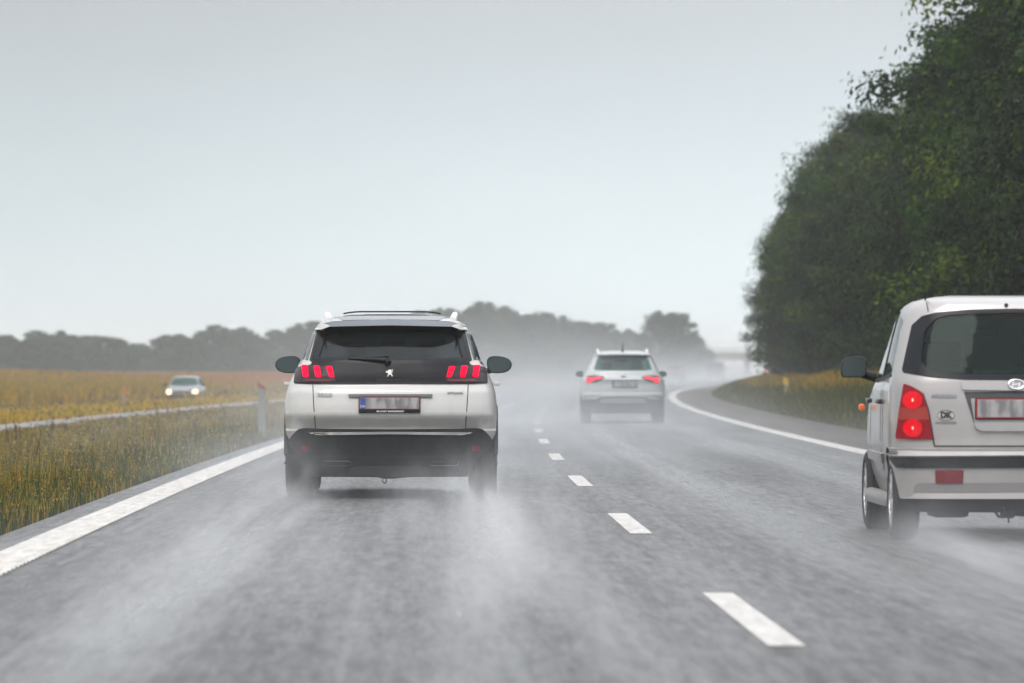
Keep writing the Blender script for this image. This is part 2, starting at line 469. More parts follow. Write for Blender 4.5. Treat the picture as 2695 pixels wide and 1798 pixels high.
    def mirror_pod(s, side, x0, x1, y, z0, z1, shell, depth=.16, boxy=False):
        """rear-view mirror: shell, glass and arm, outline wider at the body"""
        xm, zm = (x0 + x1) / 2, (z0 + z1) / 2; wd, ht = x1 - x0, z1 - z0
        prof = [(-.5, -.10), (-.42, -.38), (-.2, -.5), (.2, -.46), (.42, -.3), (.5, .0), (.42, .28), (.2, .44), (-.1, .5), (-.36, .48), (-.5, .3)]
        if boxy: prof = [(-.5, -.42), (-.3, -.5), (.45, -.5), (.5, -.3), (.5, .15), (.36, .42), (.05, .5), (-.36, .5), (-.5, .36)]
        bm = bmesh.new(); rings = []
        for yy, sc in ((0, .93), (.01, 1), (.06, 1), (.11, .86), (depth, .5), (depth + .015, .2)):
            rings.append([bm.verts.new((side * (xm + px * wd * sc), y + yy, zm + pz * ht * sc)) for px, pz in rpoly(prof, .12, 2)])
        for a, b in zip(rings, rings[1:]):
            n = len(a)
            for k in range(n): bm.faces.new((a[k], a[(k + 1) % n], b[(k + 1) % n], b[k]))
        bm.faces.new(rings[0]); bm.faces.new(rings[-1])
        sh = finish(bm, 'side_mirror', shell, s.root)
        bm = bmesh.new(); prism(bm, [(side * (xm + px * wd * .90), zm + pz * ht * .88) for px, pz in rpoly(prof, .12, 2)], 'y', y - .004, y + .004)
        finish(bm, 'mirror_glass', mirrorg, sh)
        bm = bmesh.new(); tube(bm, [(side * (x0 + .05), y + .07, z0 + ht * .2), (side * (x0 - .07), y + .09, z0 + ht * .02)], [.025, .035], 10)
        finish(bm, 'mirror_arm', plastic, sh)
    def seats(s, rows, w_=.52, base=.45):
        for yy, zt, xs in rows:
            for x in xs:
                bm = bmesh.new()
                rbox(bm, Vector((x, yy, (base + zt - .2) / 2)), (w_ * .92, .14, zt - .2 - base), .05, 3, Matrix.Rotation(R(10), 3, 'X'))
                st = finish(bm, 'seat', seatm, s.root)
                bm = bmesh.new(); rbox(bm, Vector((x, yy - .05, zt - .09)), (.26, .10, .18), .04, 3)
                for q in (-.05, .05): tube(bm, [(x + q, yy - .04, zt - .16), (x + q, yy - .03, zt - .28)], .008, 6)
                finish(bm, 'headrest', seatm, st)
    def simple(s, name, fn, mat, parent=None, smooth=35):
        bm = bmesh.new(); fn(bm); return finish(bm, name, mat, parent or s.root, smooth)
    def place(s, d, off, z=0.0, flip=False):
        s.root.location = (float(cx(d)) + off, d, z)
        s.root.rotation_euler = (0, 0, -math.atan(cslope(d)) + (math.pi if flip else 0))
def plate(car, u0, u1, v0, v1, y, frame=plastic, border=None, eu=True, face=None, smudge=True, lift=.05):
    w_, h_ = u1 - u0, v1 - v0
    pf = car.simple('number_plate', lambda bm: rbox(bm, Vector(((u0 + u1) / 2, y, (v0 + v1) / 2)), (w_, .016, h_), .006, 2), frame)
    a0, a1, b0, b1 = u0 + w_ * .012, u1 - w_ * .012, v0 + h_ * lift, v1 - h_ * .05
    if border: car.simple('plate_border', lambda bm: rbox(bm, Vector(((a0 + a1) / 2, y - .009, (b0 + b1) / 2)), (a1 - a0, .006, b1 - b0), .002, 1), border, pf)
    k = (b1 - b0) * .06 if border else 0
    car.simple('plate_face', lambda bm: rbox(bm, Vector(((a0 + a1) / 2, y - .012, (b0 + b1) / 2)), (a1 - a0 - 2 * k, .006, b1 - b0 - 2 * k), .002, 1), face or (blurplate if smudge else platew), pf)
    if eu:
        car.simple('country_band', lambda bm: rbox(bm, Vector((a0 + .023 + k, y - .0145, (b0 + b1) / 2)), (.042, .006, b1 - b0 - 2 * k), .001, 1), plateb, pf)
        car.text('country_code', 'DK', a0 + .024 + k, b0 + (b1 - b0) * .25, .03, whitet, axis=y - .018, parent=pf, ext=.001)
    return pf

# ------------------------------------------------------------------ road surface and ground
def grid_sheet(name, fn, ds, os_, mat, zoff=0.0):
    nd, no = len(ds), len(os_)
    D, O = np.meshgrid(ds, os_, indexing='ij')
    X = cx(D) + O; Z = fn(O, D) + zoff
    co = np.stack([X, D, Z], -1).reshape(-1, 3)
    i = np.arange((nd - 1) * (no - 1)); r_, c_ = i // (no - 1), i % (no - 1)
    a = r_ * no + c_; fc = np.stack([a, a + 1, a + no + 1, a + no], -1)
    return np_mesh(name, co, fc, mat)
def np_mesh(name, co, faces, mat, smooth=True, colors=None, parent=None):
    me = bpy.data.meshes.new(name); nv, nf = len(co), len(faces); k = faces.shape[1]
    me.vertices.add(nv); me.vertices.foreach_set('co', np.ascontiguousarray(co, dtype=np.float32).ravel())
    me.loops.add(nf * k); me.loops.foreach_set('vertex_index', np.ascontiguousarray(faces, dtype=np.int32).ravel())
    me.polygons.add(nf); me.polygons.foreach_set('loop_start', np.arange(0, nf * k, k, dtype=np.int32))
    me.polygons.foreach_set('use_smooth', np.full(nf, smooth)); me.update(calc_edges=True)
    if colors is not None:
        at = me.color_attributes.new('tint', 'FLOAT_COLOR', 'POINT')
        c = np.ones((nv, 4), np.float32); c[:, :3] = colors; at.data.foreach_set('color', c.ravel())
    if mat is None: return me
    return link(name, me, mat, parent)

def asphalt_mat():
    m_ = bpy.data.materials.new('wet_asphalt'); m_.use_nodes = True; t = NT(m_.node_tree)
    b = t.n('ShaderNodeBsdfPrincipled'); o = t.n('ShaderNodeOutputMaterial'); t.link(b.outputs[0], o.inputs[0])
    tc = t.n('ShaderNodeTexCoord'); P = tc.outputs['Object']
    s = t.n('ShaderNodeSeparateXYZ'); t.link(P, s.inputs[0])
    d = s.outputs[1]
    dm = t.m('MINIMUM', d, 400.0)
    c_ = t.m('ADD', t.m('MULTIPLY', dm, A1), t.m('MULTIPLY', t.m('MULTIPLY', dm, dm), A2))
    off = t.m('SUBTRACT', t.m('SUBTRACT', s.outputs[0], c_), A0)     # offset from the lane line
    cmb = t.n('ShaderNodeCombineXYZ'); t.link(off, cmb.inputs[0]); t.link(d, cmb.inputs[1])
    Q = cmb.outputs[0]
    grain = t.noise(t.mapping(Q, (55, 3.2, 1)), 1, 5, .8)
    mott = t.noise(t.mapping(Q, (15, .9, 1)), 1, 5, .75)
    big = t.noise(t.mapping(Q, (1.1, .06, 1)), 1, 4, .6)
    streak = t.noise(t.mapping(Q, (3.6, .02, 1)), 1, 4, .6)
    # water lies in the wheel paths (lanes centred on -1.95 and +2.0)
    wp = None
    for cxx in (-2.72, -1.15, 1.1, 2.75):
        q = t.m('DIVIDE', t.m('SUBTRACT', off, cxx), .30); g_ = t.m('EXPONENT', t.m('MULTIPLY', t.m('MULTIPLY', q, q), -1.0))
        wp = g_ if wp is None else t.m('ADD', wp, g_)
    wet = t.m('ADD', t.m('MULTIPLY', wp, .65), t.lin(streak, .38, .66, 0, .45))
    wet = t.m('ADD', wet, t.lin(big, .4, .65, -.15, .3))
    wet = t.m('ADD', wet, t.lin(mott, .35, .65, -.22, .22), clamp=True)
    base = t.mix(t.lin(mott, .3, .7), (.013, .013, .015, 1), (.135, .135, .14, 1))
    base = t.mix(t.lin(grain, .3, .7), t.mix(1.0, base, (.35, .35, .35, 1), 'MULTIPLY'), t.mix(1.0, base, (1.75, 1.75, 1.75, 1), 'MULTIPLY'))
    base = t.mix(t.m('MULTIPLY', wet, .35), base, (.05, .052, .056, 1))
    sho = t.step(off, 4.1, 4.6)
    base = t.mix(t.m('MULTIPLY', sho, .75), base, t.mix(t.lin(mott, .3, .7), (.060, .044, .038, 1), (.125, .096, .085, 1)))
    t.link(base, b.inputs['Base Color'])
    rough = t.lin(wet, 0, 1, .62, .26)
    t.link(t.m('ADD', rough, t.m('MULTIPLY', sho, .22)), b.inputs['Roughness'])
    t.link(t.m('SUBTRACT', .62, t.m('MULTIPLY', sho, .4)), b.inputs['Specular IOR Level'])
    bp = t.n('ShaderNodeBump'); bp.inputs['Strength'].default_value = .8; bp.inputs['Distance'].default_value = .02
    t.link(t.m('ADD', grain, t.m('MULTIPLY', mott, 1.4)), bp.inputs['Height']); t.link(bp.outputs[0], b.inputs['Normal'])
    return m_
def line_mat():
    m_ = bpy.data.materials.new('road_paint'); m_.use_nodes = True; t = NT(m_.node_tree)
    b = t.n('ShaderNodeBsdfPrincipled'); o = t.n('ShaderNodeOutputMaterial'); t.link(b.outputs[0], o.inputs[0])
    tc = t.n('ShaderNodeTexCoord')
    n1 = t.noise(t.mapping(tc.outputs['Object'], (14, 1.4, 1)), 1, 6, .7)
    n2 = t.noise(t.mapping(tc.outputs['Object'], (50, 5, 1)), 1, 4, .7)
    c = t.mix(t.lin(n1, .3, .62), (.34, .32, .30, 1), (.62, .595, .565, 1))
    c = t.mix(t.step(n2, .34, .25), c, (.22, .21, .2, 1))
    t.link(c, b.inputs['Base Color']); b.inputs['Roughness'].default_value = .6
    bp = t.n('ShaderNodeBump'); bp.inputs['Strength'].default_value = .4; bp.inputs['Distance'].default_value = .006
    t.link(n2, bp.inputs['Height']); t.link(bp.outputs[0], b.inputs['Normal'])
    return m_
def ground_mat():
    m_ = bpy.data.materials.new('field_ground'); m_.use_nodes = True; t = NT(m_.node_tree)
    b = t.n('ShaderNodeBsdfPrincipled'); o = t.n('ShaderNodeOutputMaterial'); t.link(b.outputs[0], o.inputs[0])
    tc = t.n('ShaderNodeTexCoord'); P = tc.outputs['Object']
    n1 = t.noise(t.mapping(P, (.06, .02, 1)), 1, 5, .6); n2 = t.noise(t.mapping(P, (3, .5, 1)), 1, 4, .65)
    c = t.mix(t.lin(n2, .3, .7), (.04, .042, .006, 1), (.15, .11, .018, 1))
    c2 = t.mix(t.lin(n2, .3, .7), (.11, .055, .03, 1), (.20, .12, .06, 1))
    c = t.mix(t.step(n1, .44, .58), c, c2)
    t.link(c, b.inputs['Base Color']); b.inputs['Roughness'].default_value = .95
    return m_
asph = asphalt_mat(); linem = line_mat(); gmat = ground_mat()
ds = np.concatenate([np.arange(-30, 60, 3.), np.arange(60, 200, 5.), np.arange(200, 700, 12.), np.arange(700, 1200, 40.), np.array([1300, 1600, 2200, 3200, 5000, 8000.])])
os_ = np.concatenate([np.array([-3500, -1500, -700]), np.arange(-400, -60, 20.), np.arange(-60, -31, 4.), np.array([-30, -28, -27, -26, -25.4, -17.2, -16.4, -15.5, -14.3, -13.2, -12.1, -11.4, -10.6, -10, -9.4, -8.5, -7.5, -6.5, -5.6, -5, -4.25, -2, 0, 3, 6.4, 6.9, 7.4, 8.4, 9.5, 11, 13, 20]), np.arange(30, 400, 25.), np.array([500, 900, 1500, 3500])])
g_ = grid_sheet('ground', ground_z, ds, os_, gmat); tag(g_, kind='structure')
dr = np.concatenate([np.arange(-30, 700, 4.), np.arange(700, 1200, 25.)])
road_z = lambda o, d: .004 - 2.6 * sstep(d, 720, 1060) + 0 * o
road = grid_sheet('road', road_z, dr, np.array([-4.28, -3, -1.5, 0, 1.5, 3, 4.5, 6.5]), asph); tag(road, kind='structure')
opp = grid_sheet('opposite_road', lambda o, d: np.interp(o, [-25.4, -17.2], [-.61, -.61]) - 2.6 * sstep(d, 720, 1060) + .006, np.arange(60, 1100, 8.), np.array([-25.3, -21, -17.3]), asph); tag(opp, kind='structure')
strip = grid_sheet('service_path', lambda o, d: ground_z(o, d) + .03, np.arange(70, 420, 4.), np.array([-11.95, -11.3, -10.75]), pbr('path_asphalt', (.20, .18, .175), .6, noise=.3, nscale=3)); tag(strip, kind='structure')
# markings
def marking(name, o0, o1, d0, d1, z=.009):
    n = max(2, int((d1 - d0) / 2.5) + 1); dd = np.linspace(d0, d1, n)
    return grid_sheet(name, lambda o, d: road_z(o, d) + z - .004, dd, np.array([o0, (o0 + o1) / 2, o1]), linem)
# left edge line: a flat band plus its rumble ridges, one sheet
def rumble():
    bm = bmesh.new(); d = -10.0
    def P(o, dd, z): return bm.verts.new((float(cx(dd)) + o, dd, z))
    prev = None
    while d < 640:
        fine = 12 < d < 95; st = .3 if fine else 4.0
        rows = [(0, .010)] if not fine else [(0, .010), (.17, .010), (.185, .019), (.285, .019)]
        for q, zz in rows:
            r_ = [P(-4.02, d + q, .011), P(-3.91, d + q, .011), P(-3.885, d + q, zz), P(-3.71, d + q, zz)]
            if prev:
                for k in range(3): bm.faces.new((prev[k], prev[k + 1], r_[k + 1], r_[k]))
            prev = r_
        d += st
    return bm
lf = finish(rumble(), 'edge_line', linem, None, smooth=None); tag(lf, kind='structure')
le = marking('edge_line', 4.02, 4.32, -10, 640); tag(le, kind='structure')
k = 0
d = 21.9 - 15 * 2
while d < 560:
    if d > 5: mk = marking('lane_dash', -.075, .075, d, d + 5.2); tag(mk, kind='structure')
    d += 15.0

# ------------------------------------------------------------------ CAR 1: white SUV
def make_suv():
    keys = [(.19, .64, .16, 4.25), (.28, .67, .07, 4.33), (.36, .70, .04, 4.38), (.43, .77, .025, 4.4), (.48, .87, .015, 4.42), (.55, .905, .005, 4.44), (.585, .912, .0, 4.44),
            (.60, .915, .095, 4.43), (.64, .916, .070, 4.42), (.68, .918, .044, 4.42), (.708, .920, .024, 4.4), (.73, .919, .018, 4.39), (.80, .917, .028, 4.34), (.895, .908, .050, 4.26), (.915, .905, .055, 4.22), (.93, .90, .062, 4.18),
            (.985, .886, .10, 4.0), (1.0, .880, .105, 3.9), (1.06, .852, .115, 3.45), (1.10, .832, .13, 3.28), (1.16, .795, .155, 3.16), (1.19, .776, .17, 3.1), (1.30, .742, .26, 2.86), (1.42, .695, .36, 2.6), (1.475, .662, .405, 2.48),
            (1.485, .655, .41, 2.45), (1.492, .65, .26, 2.42), (1.50, .642, .25, 2.4), (1.525, .60, .31, 2.33), (1.55, .55, .50, 2.26), (1.575, .47, .85, 2.1), (1.592, .38, 1.2, 1.95), (1.60, .30, 1.4, 1.8)]
    c = Car('white_suv', keys, white, pr=3.6, pf=2.6, lr=.60, lf=.9, taper=.05)
    c.cavity(.55, 1.50, .09)
    rg = sym([(0, 1.455), (-.55, 1.445), (-.60, 1.42, .03), (-.665, 1.185, .03), (-.3, 1.165), (0, 1.158)])
    c.cutpoly(rpoly(sym([(0, 1.455), (-.51, 1.45), (-.578, 1.41), (-.640, 1.205), (-.3, 1.185), (0, 1.18)]), .03), 'y', -1, 1.3)
    c.cutpoly(rpoly(sym([(0, 1.45), (-.50, 1.43), (-.66, 1.13), (0, 1.10)]), .04), 'y', 2.0, 5)
    side = [(.62, 1.19), (.72, 1.30), (.95, 1.42), (1.5, 1.475), (2.2, 1.47), (2.55, 1.38), (2.95, 1.14), (2.9, 1.08), (1.6, 1.10)]
    c.cutpoly(rpoly([(.95, 1.19), (.98, 1.37), (1.5, 1.43), (2.15, 1.43), (2.45, 1.34), (2.75, 1.15), (1.6, 1.15)], .04), 'x', -1.3, 1.3)
    WR = .352
    for y in (.95, 3.62): c.cutwheel(y, .405, .52, .36)
    c.build_body(plastic, .47)
    L = c.root
    # rear screen with its black border, side blades
    c.panel('rear_window', rpoly(rg, .02), tint, out=.002, thick=.006, grid=.08)
    # border ring of the screen
    top = c.panel('window_border', rpoly(sym([(0, 1.485), (-.54, 1.478), (-.60, 1.44), (-.56, 1.405), (-.5, 1.43), (0, 1.425)]), .004), frit, out=.007, thick=.004, grid=.08)
    c.panel('window_border', rpoly(sym([(0, 1.195), (-.3, 1.20), (-.62, 1.215), (-.675, 1.19), (-.3, 1.16), (0, 1.15)]), .004), frit, out=.007, thick=.004, grid=.06)
    c.both('window_border', [(-.60, 1.44), (-.675, 1.19), (-.62, 1.215), (-.56, 1.41)], frit, out=.008, thick=.004)
    c.both('pillar_blade', [(-.600, 1.455), (-.640, 1.445), (-.70, 1.19), (-.675, 1.17)], gloss, out=.010, thick=.006)
    c.both('pillar_glass', rpoly([(-.648, 1.455), (-.672, 1.45), (-.768, 1.20), (-.716, 1.19)], .006), pbr('pillar_glass_grey', (.05, .06, .07), .2, coat=.3), out=.008, thick=.006)
    # lit third lamp is off; small washer and spoiler
    c.panel('spoiler', rpoly(sym([(0, 1.547), (-.50, 1.530), (-.585, 1.510), (-.60, 1.492), (-.535, 1.481), (0, 1.492)]), .008), pbr('dark_roof_glass', (.10, .12, .14), .12, coat=.4), out=.012, thick=.03, grid=.08, zref=1.497, tilt=1.6)
    c.both('spoiler_end', [(-.515, 1.485), (-.60, 1.52), (-.652, 1.455), (-.645, 1.435), (-.60, 1.455)], white, out=.02, thick=.03, zref=1.497, tilt=.9)
    c.panel('roof_panel', rpoly([(-.42, .42), (.42, .42), (.50, .9), (.48, 2.0), (-.48, 2.0), (-.50, .9)], .05), pbr('roof_glass', (.05, .06, .075), .06, coat=.6), 'T', out=.004, thick=.01, grid=.15)
    # sunroof edge line
    def sroof(bm):
        pts = []
        for i in range(21):
            x = -.43 + .86 * i / 20; loc, n = c.hit(x, 1.45, 'T'); pts.append(loc + Vector((0, 0, .022)))
        tube(bm, pts, .008, 6)
    c.simple('sunroof_frame', sroof, plastic)
    for sg in (-1, 1):
        def rail(bm, sg=sg):
            pts = []
            for y in (.62, .66, .74, .9, 1.3, 1.7, 2.0, 2.1, 2.14):
                loc, n = c.hit(sg * .53, y, 'T')
                e = sstep(y, .60, .74) * sstep(-y, -2.16, -2.02)
                pts.append((sg * (.535 + .02 * e), y, loc.z + .036 * e + .0))
            tube(bm, pts, [.03, .03, .028] + [.02] * 4 + [.026, .026], 10)
        c.simple('roof_rail', rail, railm)
    # black band and lamps
    band = rpoly(sym([(0, 1.158), (-.30, 1.166), (-.665, 1.186, .005), (-.69, 1.15), (-.76, 1.14), (-.815, 1.125), (-.828, 1.10), (-.833, .992, .01), (-.70, .988), (-.3, .988), (0, .99)]), .006)
    c.panel('tail_band', band, gloss, out=.012, thick=.02, grid=.05)
    lens = rpoly([(-.50, 1.138), (-.62, 1.142), (-.69, 1.150), (-.79, 1.128), (-.822, 1.105), (-.828, 1.0), (-.60, 1.0), (-.47, 1.01)], .012)
    a, b = c.both('tail_light', lens, lampdark, out=.017, thick=.006, grid=.05)
    for px0, px1, bx0, bx1, zt in ((-.765, -.710, -.748, -.692, 1.146), (-.660, -.607, -.640, -.585, 1.140), (-.554, -.503, -.520, -.468, 1.136)):
        cl = rpoly([(px0, zt), (px1, zt), (bx1 - .012, 1.043), (bx0, 1.043)], .012)
        c.both('lamp_claw', cl, redlit, out=.023, thick=.006, parents=(a, b))
    c.both('lower_lens', rpoly([(-.74, 1.030), (-.49, 1.030), (-.49, 1.008), (-.74, 1.008)], .008), pbr('dark_red_lens', (.10, .008, .014), .2, coat=.4), out=.020, thick=.004, parents=(a, b))
    # emblem: a lion on its hind legs, and the maker's name in dark chrome
    U, V, S = -.012, 1.083, .00055
    lion = [(-2, 40), (14, 46), (30, 40), (38, 28), (34, 12), (30, 2), (38, -12), (46, -26), (58, -44), (60, -60), (38, -62), (40, -52), (24, -36), (12, -24),
            (2, -38), (-10, -52), (-14, -62), (-34, -62), (-32, -54), (-24, -46), (-18, -30), (-14, -14), (-16, -2), (-32, -4), (-50, -4), (-52, 4), (-36, 10), (-52, 18), (-46, 24), (-24, 20), (-14, 24), (-18, 34)]
    em = c.panel('lion_emblem', [(U + x * S, V + z * S) for x, z in lion], badge, out=.020, thick=.006, grid=.03)
    tail = stroke([(U + x * S, V + z * S) for x, z in ((32, 0), (48, 2), (52, 16), (44, 28), (50, 42), (62, 44))], .005)
    c.panel('emblem_tail', tail, badge, out=.020, thick=.006, grid=.03, parent=em)
    c.text('maker_name', 'P E U G E O T', -.01, 1.017, .024, darkchrome, out=.016, width=.205)
    c.text('model_badge', '3008', -.565, .893, .044, greyt, out=.008, width=.128, bold=.0012)
    c.text('trim_badge', 'HYbrid4', .555, .912, .026, greyt, out=.008, width=.135, bold=.0008)
    # wiper
    def wip(bm):
        pts = [(-.02, c.hit(-.02, 1.165, 'R')[0].y - .045, 1.165), (-.04, c.hit(0, 1.20, 'R')[0].y - .04, 1.195), (-.36, c.hit(-.36, 1.208, 'R')[0].y - .022, 1.208)]
        tube(bm, pts, [.032, .022, .008], 8)
        tube(bm, [(-.02, c.hit(-.02, 1.228, 'R')[0].y - .02, 1.228), (-.36, c.hit(-.36, 1.21, 'R')[0].y - .02, 1.208)], [.012, .006], 6)
    c.simple('rear_wiper', wip, plastic)
    # tailgate seams
    for sg in (-1, 1):
        c.panel('tailgate_seam', stroke([(sg * .668, .985), (sg * .662, .86), (sg * .650, .70), (sg * .645, .595)], .007), seam, out=.003, thick=.003, grid=.06)
    # plate recess
    rec = rpoly(sym([(0, .895), (-.36, .895), (-.36, .865), (-.34, .855), (-.27, .735), (0, .733)]), .012)
    c.panel('plate_recess', rec, white, out=.004, thick=.004, grid=.05)
    c.panel('painted_recess_shade', rpoly(sym([(0, .898), (-.362, .898), (-.355, .872), (0, .872)]), .006), pbr('recess_shade_grey', (.12, .12, .125), .5), out=.022, thick=.022, grid=.06)  # dark grey strip painted as the shade under the recess's top edge
    p = plate(c, -.272, .258, .738, .880, .008, border=plater, lift=.21)
    c.text('dealer_name', 'BILHUSET BRØNDERSLEV', .0, .752, .0185, whitet, axis=-.0015, parent=p, ext=.001, width=.235, bold=.0006)
    # bumper
    lower = rpoly(sym([(0, .598), (-.60, .603), (-.74, .607), (-.79, .598), (-.845, .54), (-.874, .49), (-.865, .45), (-.80, .40), (-.74, .34), (-.70, .27), (-.665, .19), (0, .188)]), .02)
    c.panel('rear_bumper', lower, plastic, out=.022, thick=.07, grid=.05, zref=.53, tilt=-.06)
    c.panel('bumper_trim', rpoly(sym([(0, .577), (-.63, .573), (-.70, .569), (-.64, .553), (-.59, .548), (0, .556)]), .006), chrome, out=.040, thick=.012, grid=.05, zref=.53, tilt=-.06)
    c.both('reflector', rpoly([(-.765, .455), (-.695, .455), (-.70, .41), (-.755, .41)], .008), reflect, out=.030, thick=.01, zref=.53, tilt=-.06)
    for sg in (-1, 1):
        poly = rpoly([(sg * .58, .325), (sg * .36, .325), (sg * .335, .31), (sg * .345, .285), (sg * .57, .285), (sg * .585, .30)], .012)
        ring = []
        def ex(bm, poly=poly):
            tube(bm, [(x, c.hit(x, .53, 'R')[0].y - .06 * (z - .53) - .024, z) for x, z in poly + poly[:1]], .004, 5, cap=False)
        c.simple('exhaust_trim', ex, darkchrome)
    c.panel('diffuser', rpoly(sym([(0, .285), (-.30, .28), (-.34, .265), (-.36, .20), (0, .192)]), .012), pbr('diffuser_grey', (.03, .031, .034), .5, spec=.3), out=.044, thick=.03, grid=.06, zref=.53, tilt=-.06)
    c.panel('bumper_groove', rpoly(sym([(0, .372), (-.66, .376), (-.70, .366), (-.66, .358), (0, .354)]), .004), under, out=.024, thick=.006, grid=.06, zref=.53, tilt=-.06)
    # towing hook, bar and loop under the bumper
    def tow(bm):
        tube(bm, [(-.13, .10, .205), (-.05, .05, .19), (.04, .04, .19), (.14, .10, .205)], .016, 8)
        rbox(bm, Vector((.02, .04, .205)), (.10, .06, .04), .012); rbox(bm, Vector((.11, .06, .20)), (.07, .06, .035), .012)
        tube(bm, [(-.02, .02, .2), (-.065, .01, .19), (-.065, .0, .15), (-.05, .0, .135), (-.035, .0, .15), (-.03, .01, .19)], .006, 6)
    c.simple('towing_hook', tow, under)
    c.simple('underbody', lambda bm: (rbox(bm, Vector((0, 2.2, .27)), (1.1, 3.9, .12), .03), rbox(bm, Vector((0, .95, .30)), (1.45, .12, .10), .03), rbox(bm, Vector((.3, .55, .26)), (.5, .3, .14), .05)), under)
    for y in (.95, 3.62):
        for sg in (-1, 1): c.wheel(sg * .80, y, WR, .235, sg)
    for sg in (-1, 1):
        def sill(bm, sg=sg): rbox(bm, Vector((sg * .83, 2.28, .30)), (.12, 1.75, .18), .03)
        c.simple('side_sill', sill, plastic)
        for yc in (.95, 3.62):
            def arch(bm, sg=sg, yc=yc):
                tube(bm, [(sg * .90, yc + .43 * math.cos(R(a_)), .36 + .43 * math.sin(R(a_))) for a_ in range(-15, 200, 12)], .028, 8)
            c.simple('wheel_arch_trim', arch, plastic)
        for yy in (1.35, 2.25): c.simple('door_handle', lambda bm, sg=sg, yy=yy: rbox(bm, Vector((sg * .925, yy, .985)), (.05, .20, .035), .012), white)
        c.mirror_pod(sg, .845, 1.075, 2.66, 1.075, 1.235, plastic)
        ax = 'SL' if sg < 0 else 'SR'
        c.panel('side_window', rpoly([(.78, 1.20), (.92, 1.40), (1.5, 1.45), (2.2, 1.45), (2.5, 1.36), (2.86, 1.14), (1.6, 1.13)], .03), tint, ax, out=.003, thick=.006, grid=.12)
        c.panel('window_trim', stroke([(.45, 1.175), (1.5, 1.115), (2.5, 1.10), (2.9, 1.09)], .022), chrome, ax, out=.008, thick=.008, grid=.1)
        c.panel('rear_quarter_glass', rpoly([(.47, 1.20), (.60, 1.37), (.72, 1.42), (.86, 1.40), (.74, 1.20)], .02), frit, ax, out=.004, thick=.006, grid=.06)
        for yy in (1.28, 2.35): c.panel('door_seam', stroke([(yy, 1.10), (yy - .02, .7), (yy, .45)], .007), seam, ax, out=.002, thick=.003, grid=.1)
    c.panel('windscreen', rpoly(sym([(0, 1.46), (-.54, 1.44), (-.70, 1.12), (0, 1.09)]), .03), clearg, 'F', out=.003, thick=.006, grid=.12)
    c.both('headlight', rpoly([(-.86, .82), (-.52, .74), (-.50, .68), (-.80, .70), (-.88, .76)], .02), alloy, axis='F', out=.008, thick=.01)
    c.panel('front_grille', rpoly(sym([(0, .78), (-.42, .72), (-.38, .50), (0, .46)]), .04), plastic, 'F', out=.01, thick=.02, grid=.1)
    c.seats([(1.15, 1.24, (-.40, .40)), (1.15, 1.16, (0,)), (2.15, 1.36, (-.36, .36))])
    c.simple('dashboard', lambda bm: rbox(bm, Vector((0, 2.95, .98)), (1.3, .45, .22), .05), seatm)
    c.simple('inner_mirror', lambda bm: rbox(bm, Vector((0, 2.5, 1.36)), (.22, .04, .07), .02), seatm)
    c.place(47.05, -1.79)
    tag(c.root, 'white SUV with red claw tail lights on a black band, in the left lane', 'car')
    return c
suv = make_suv()

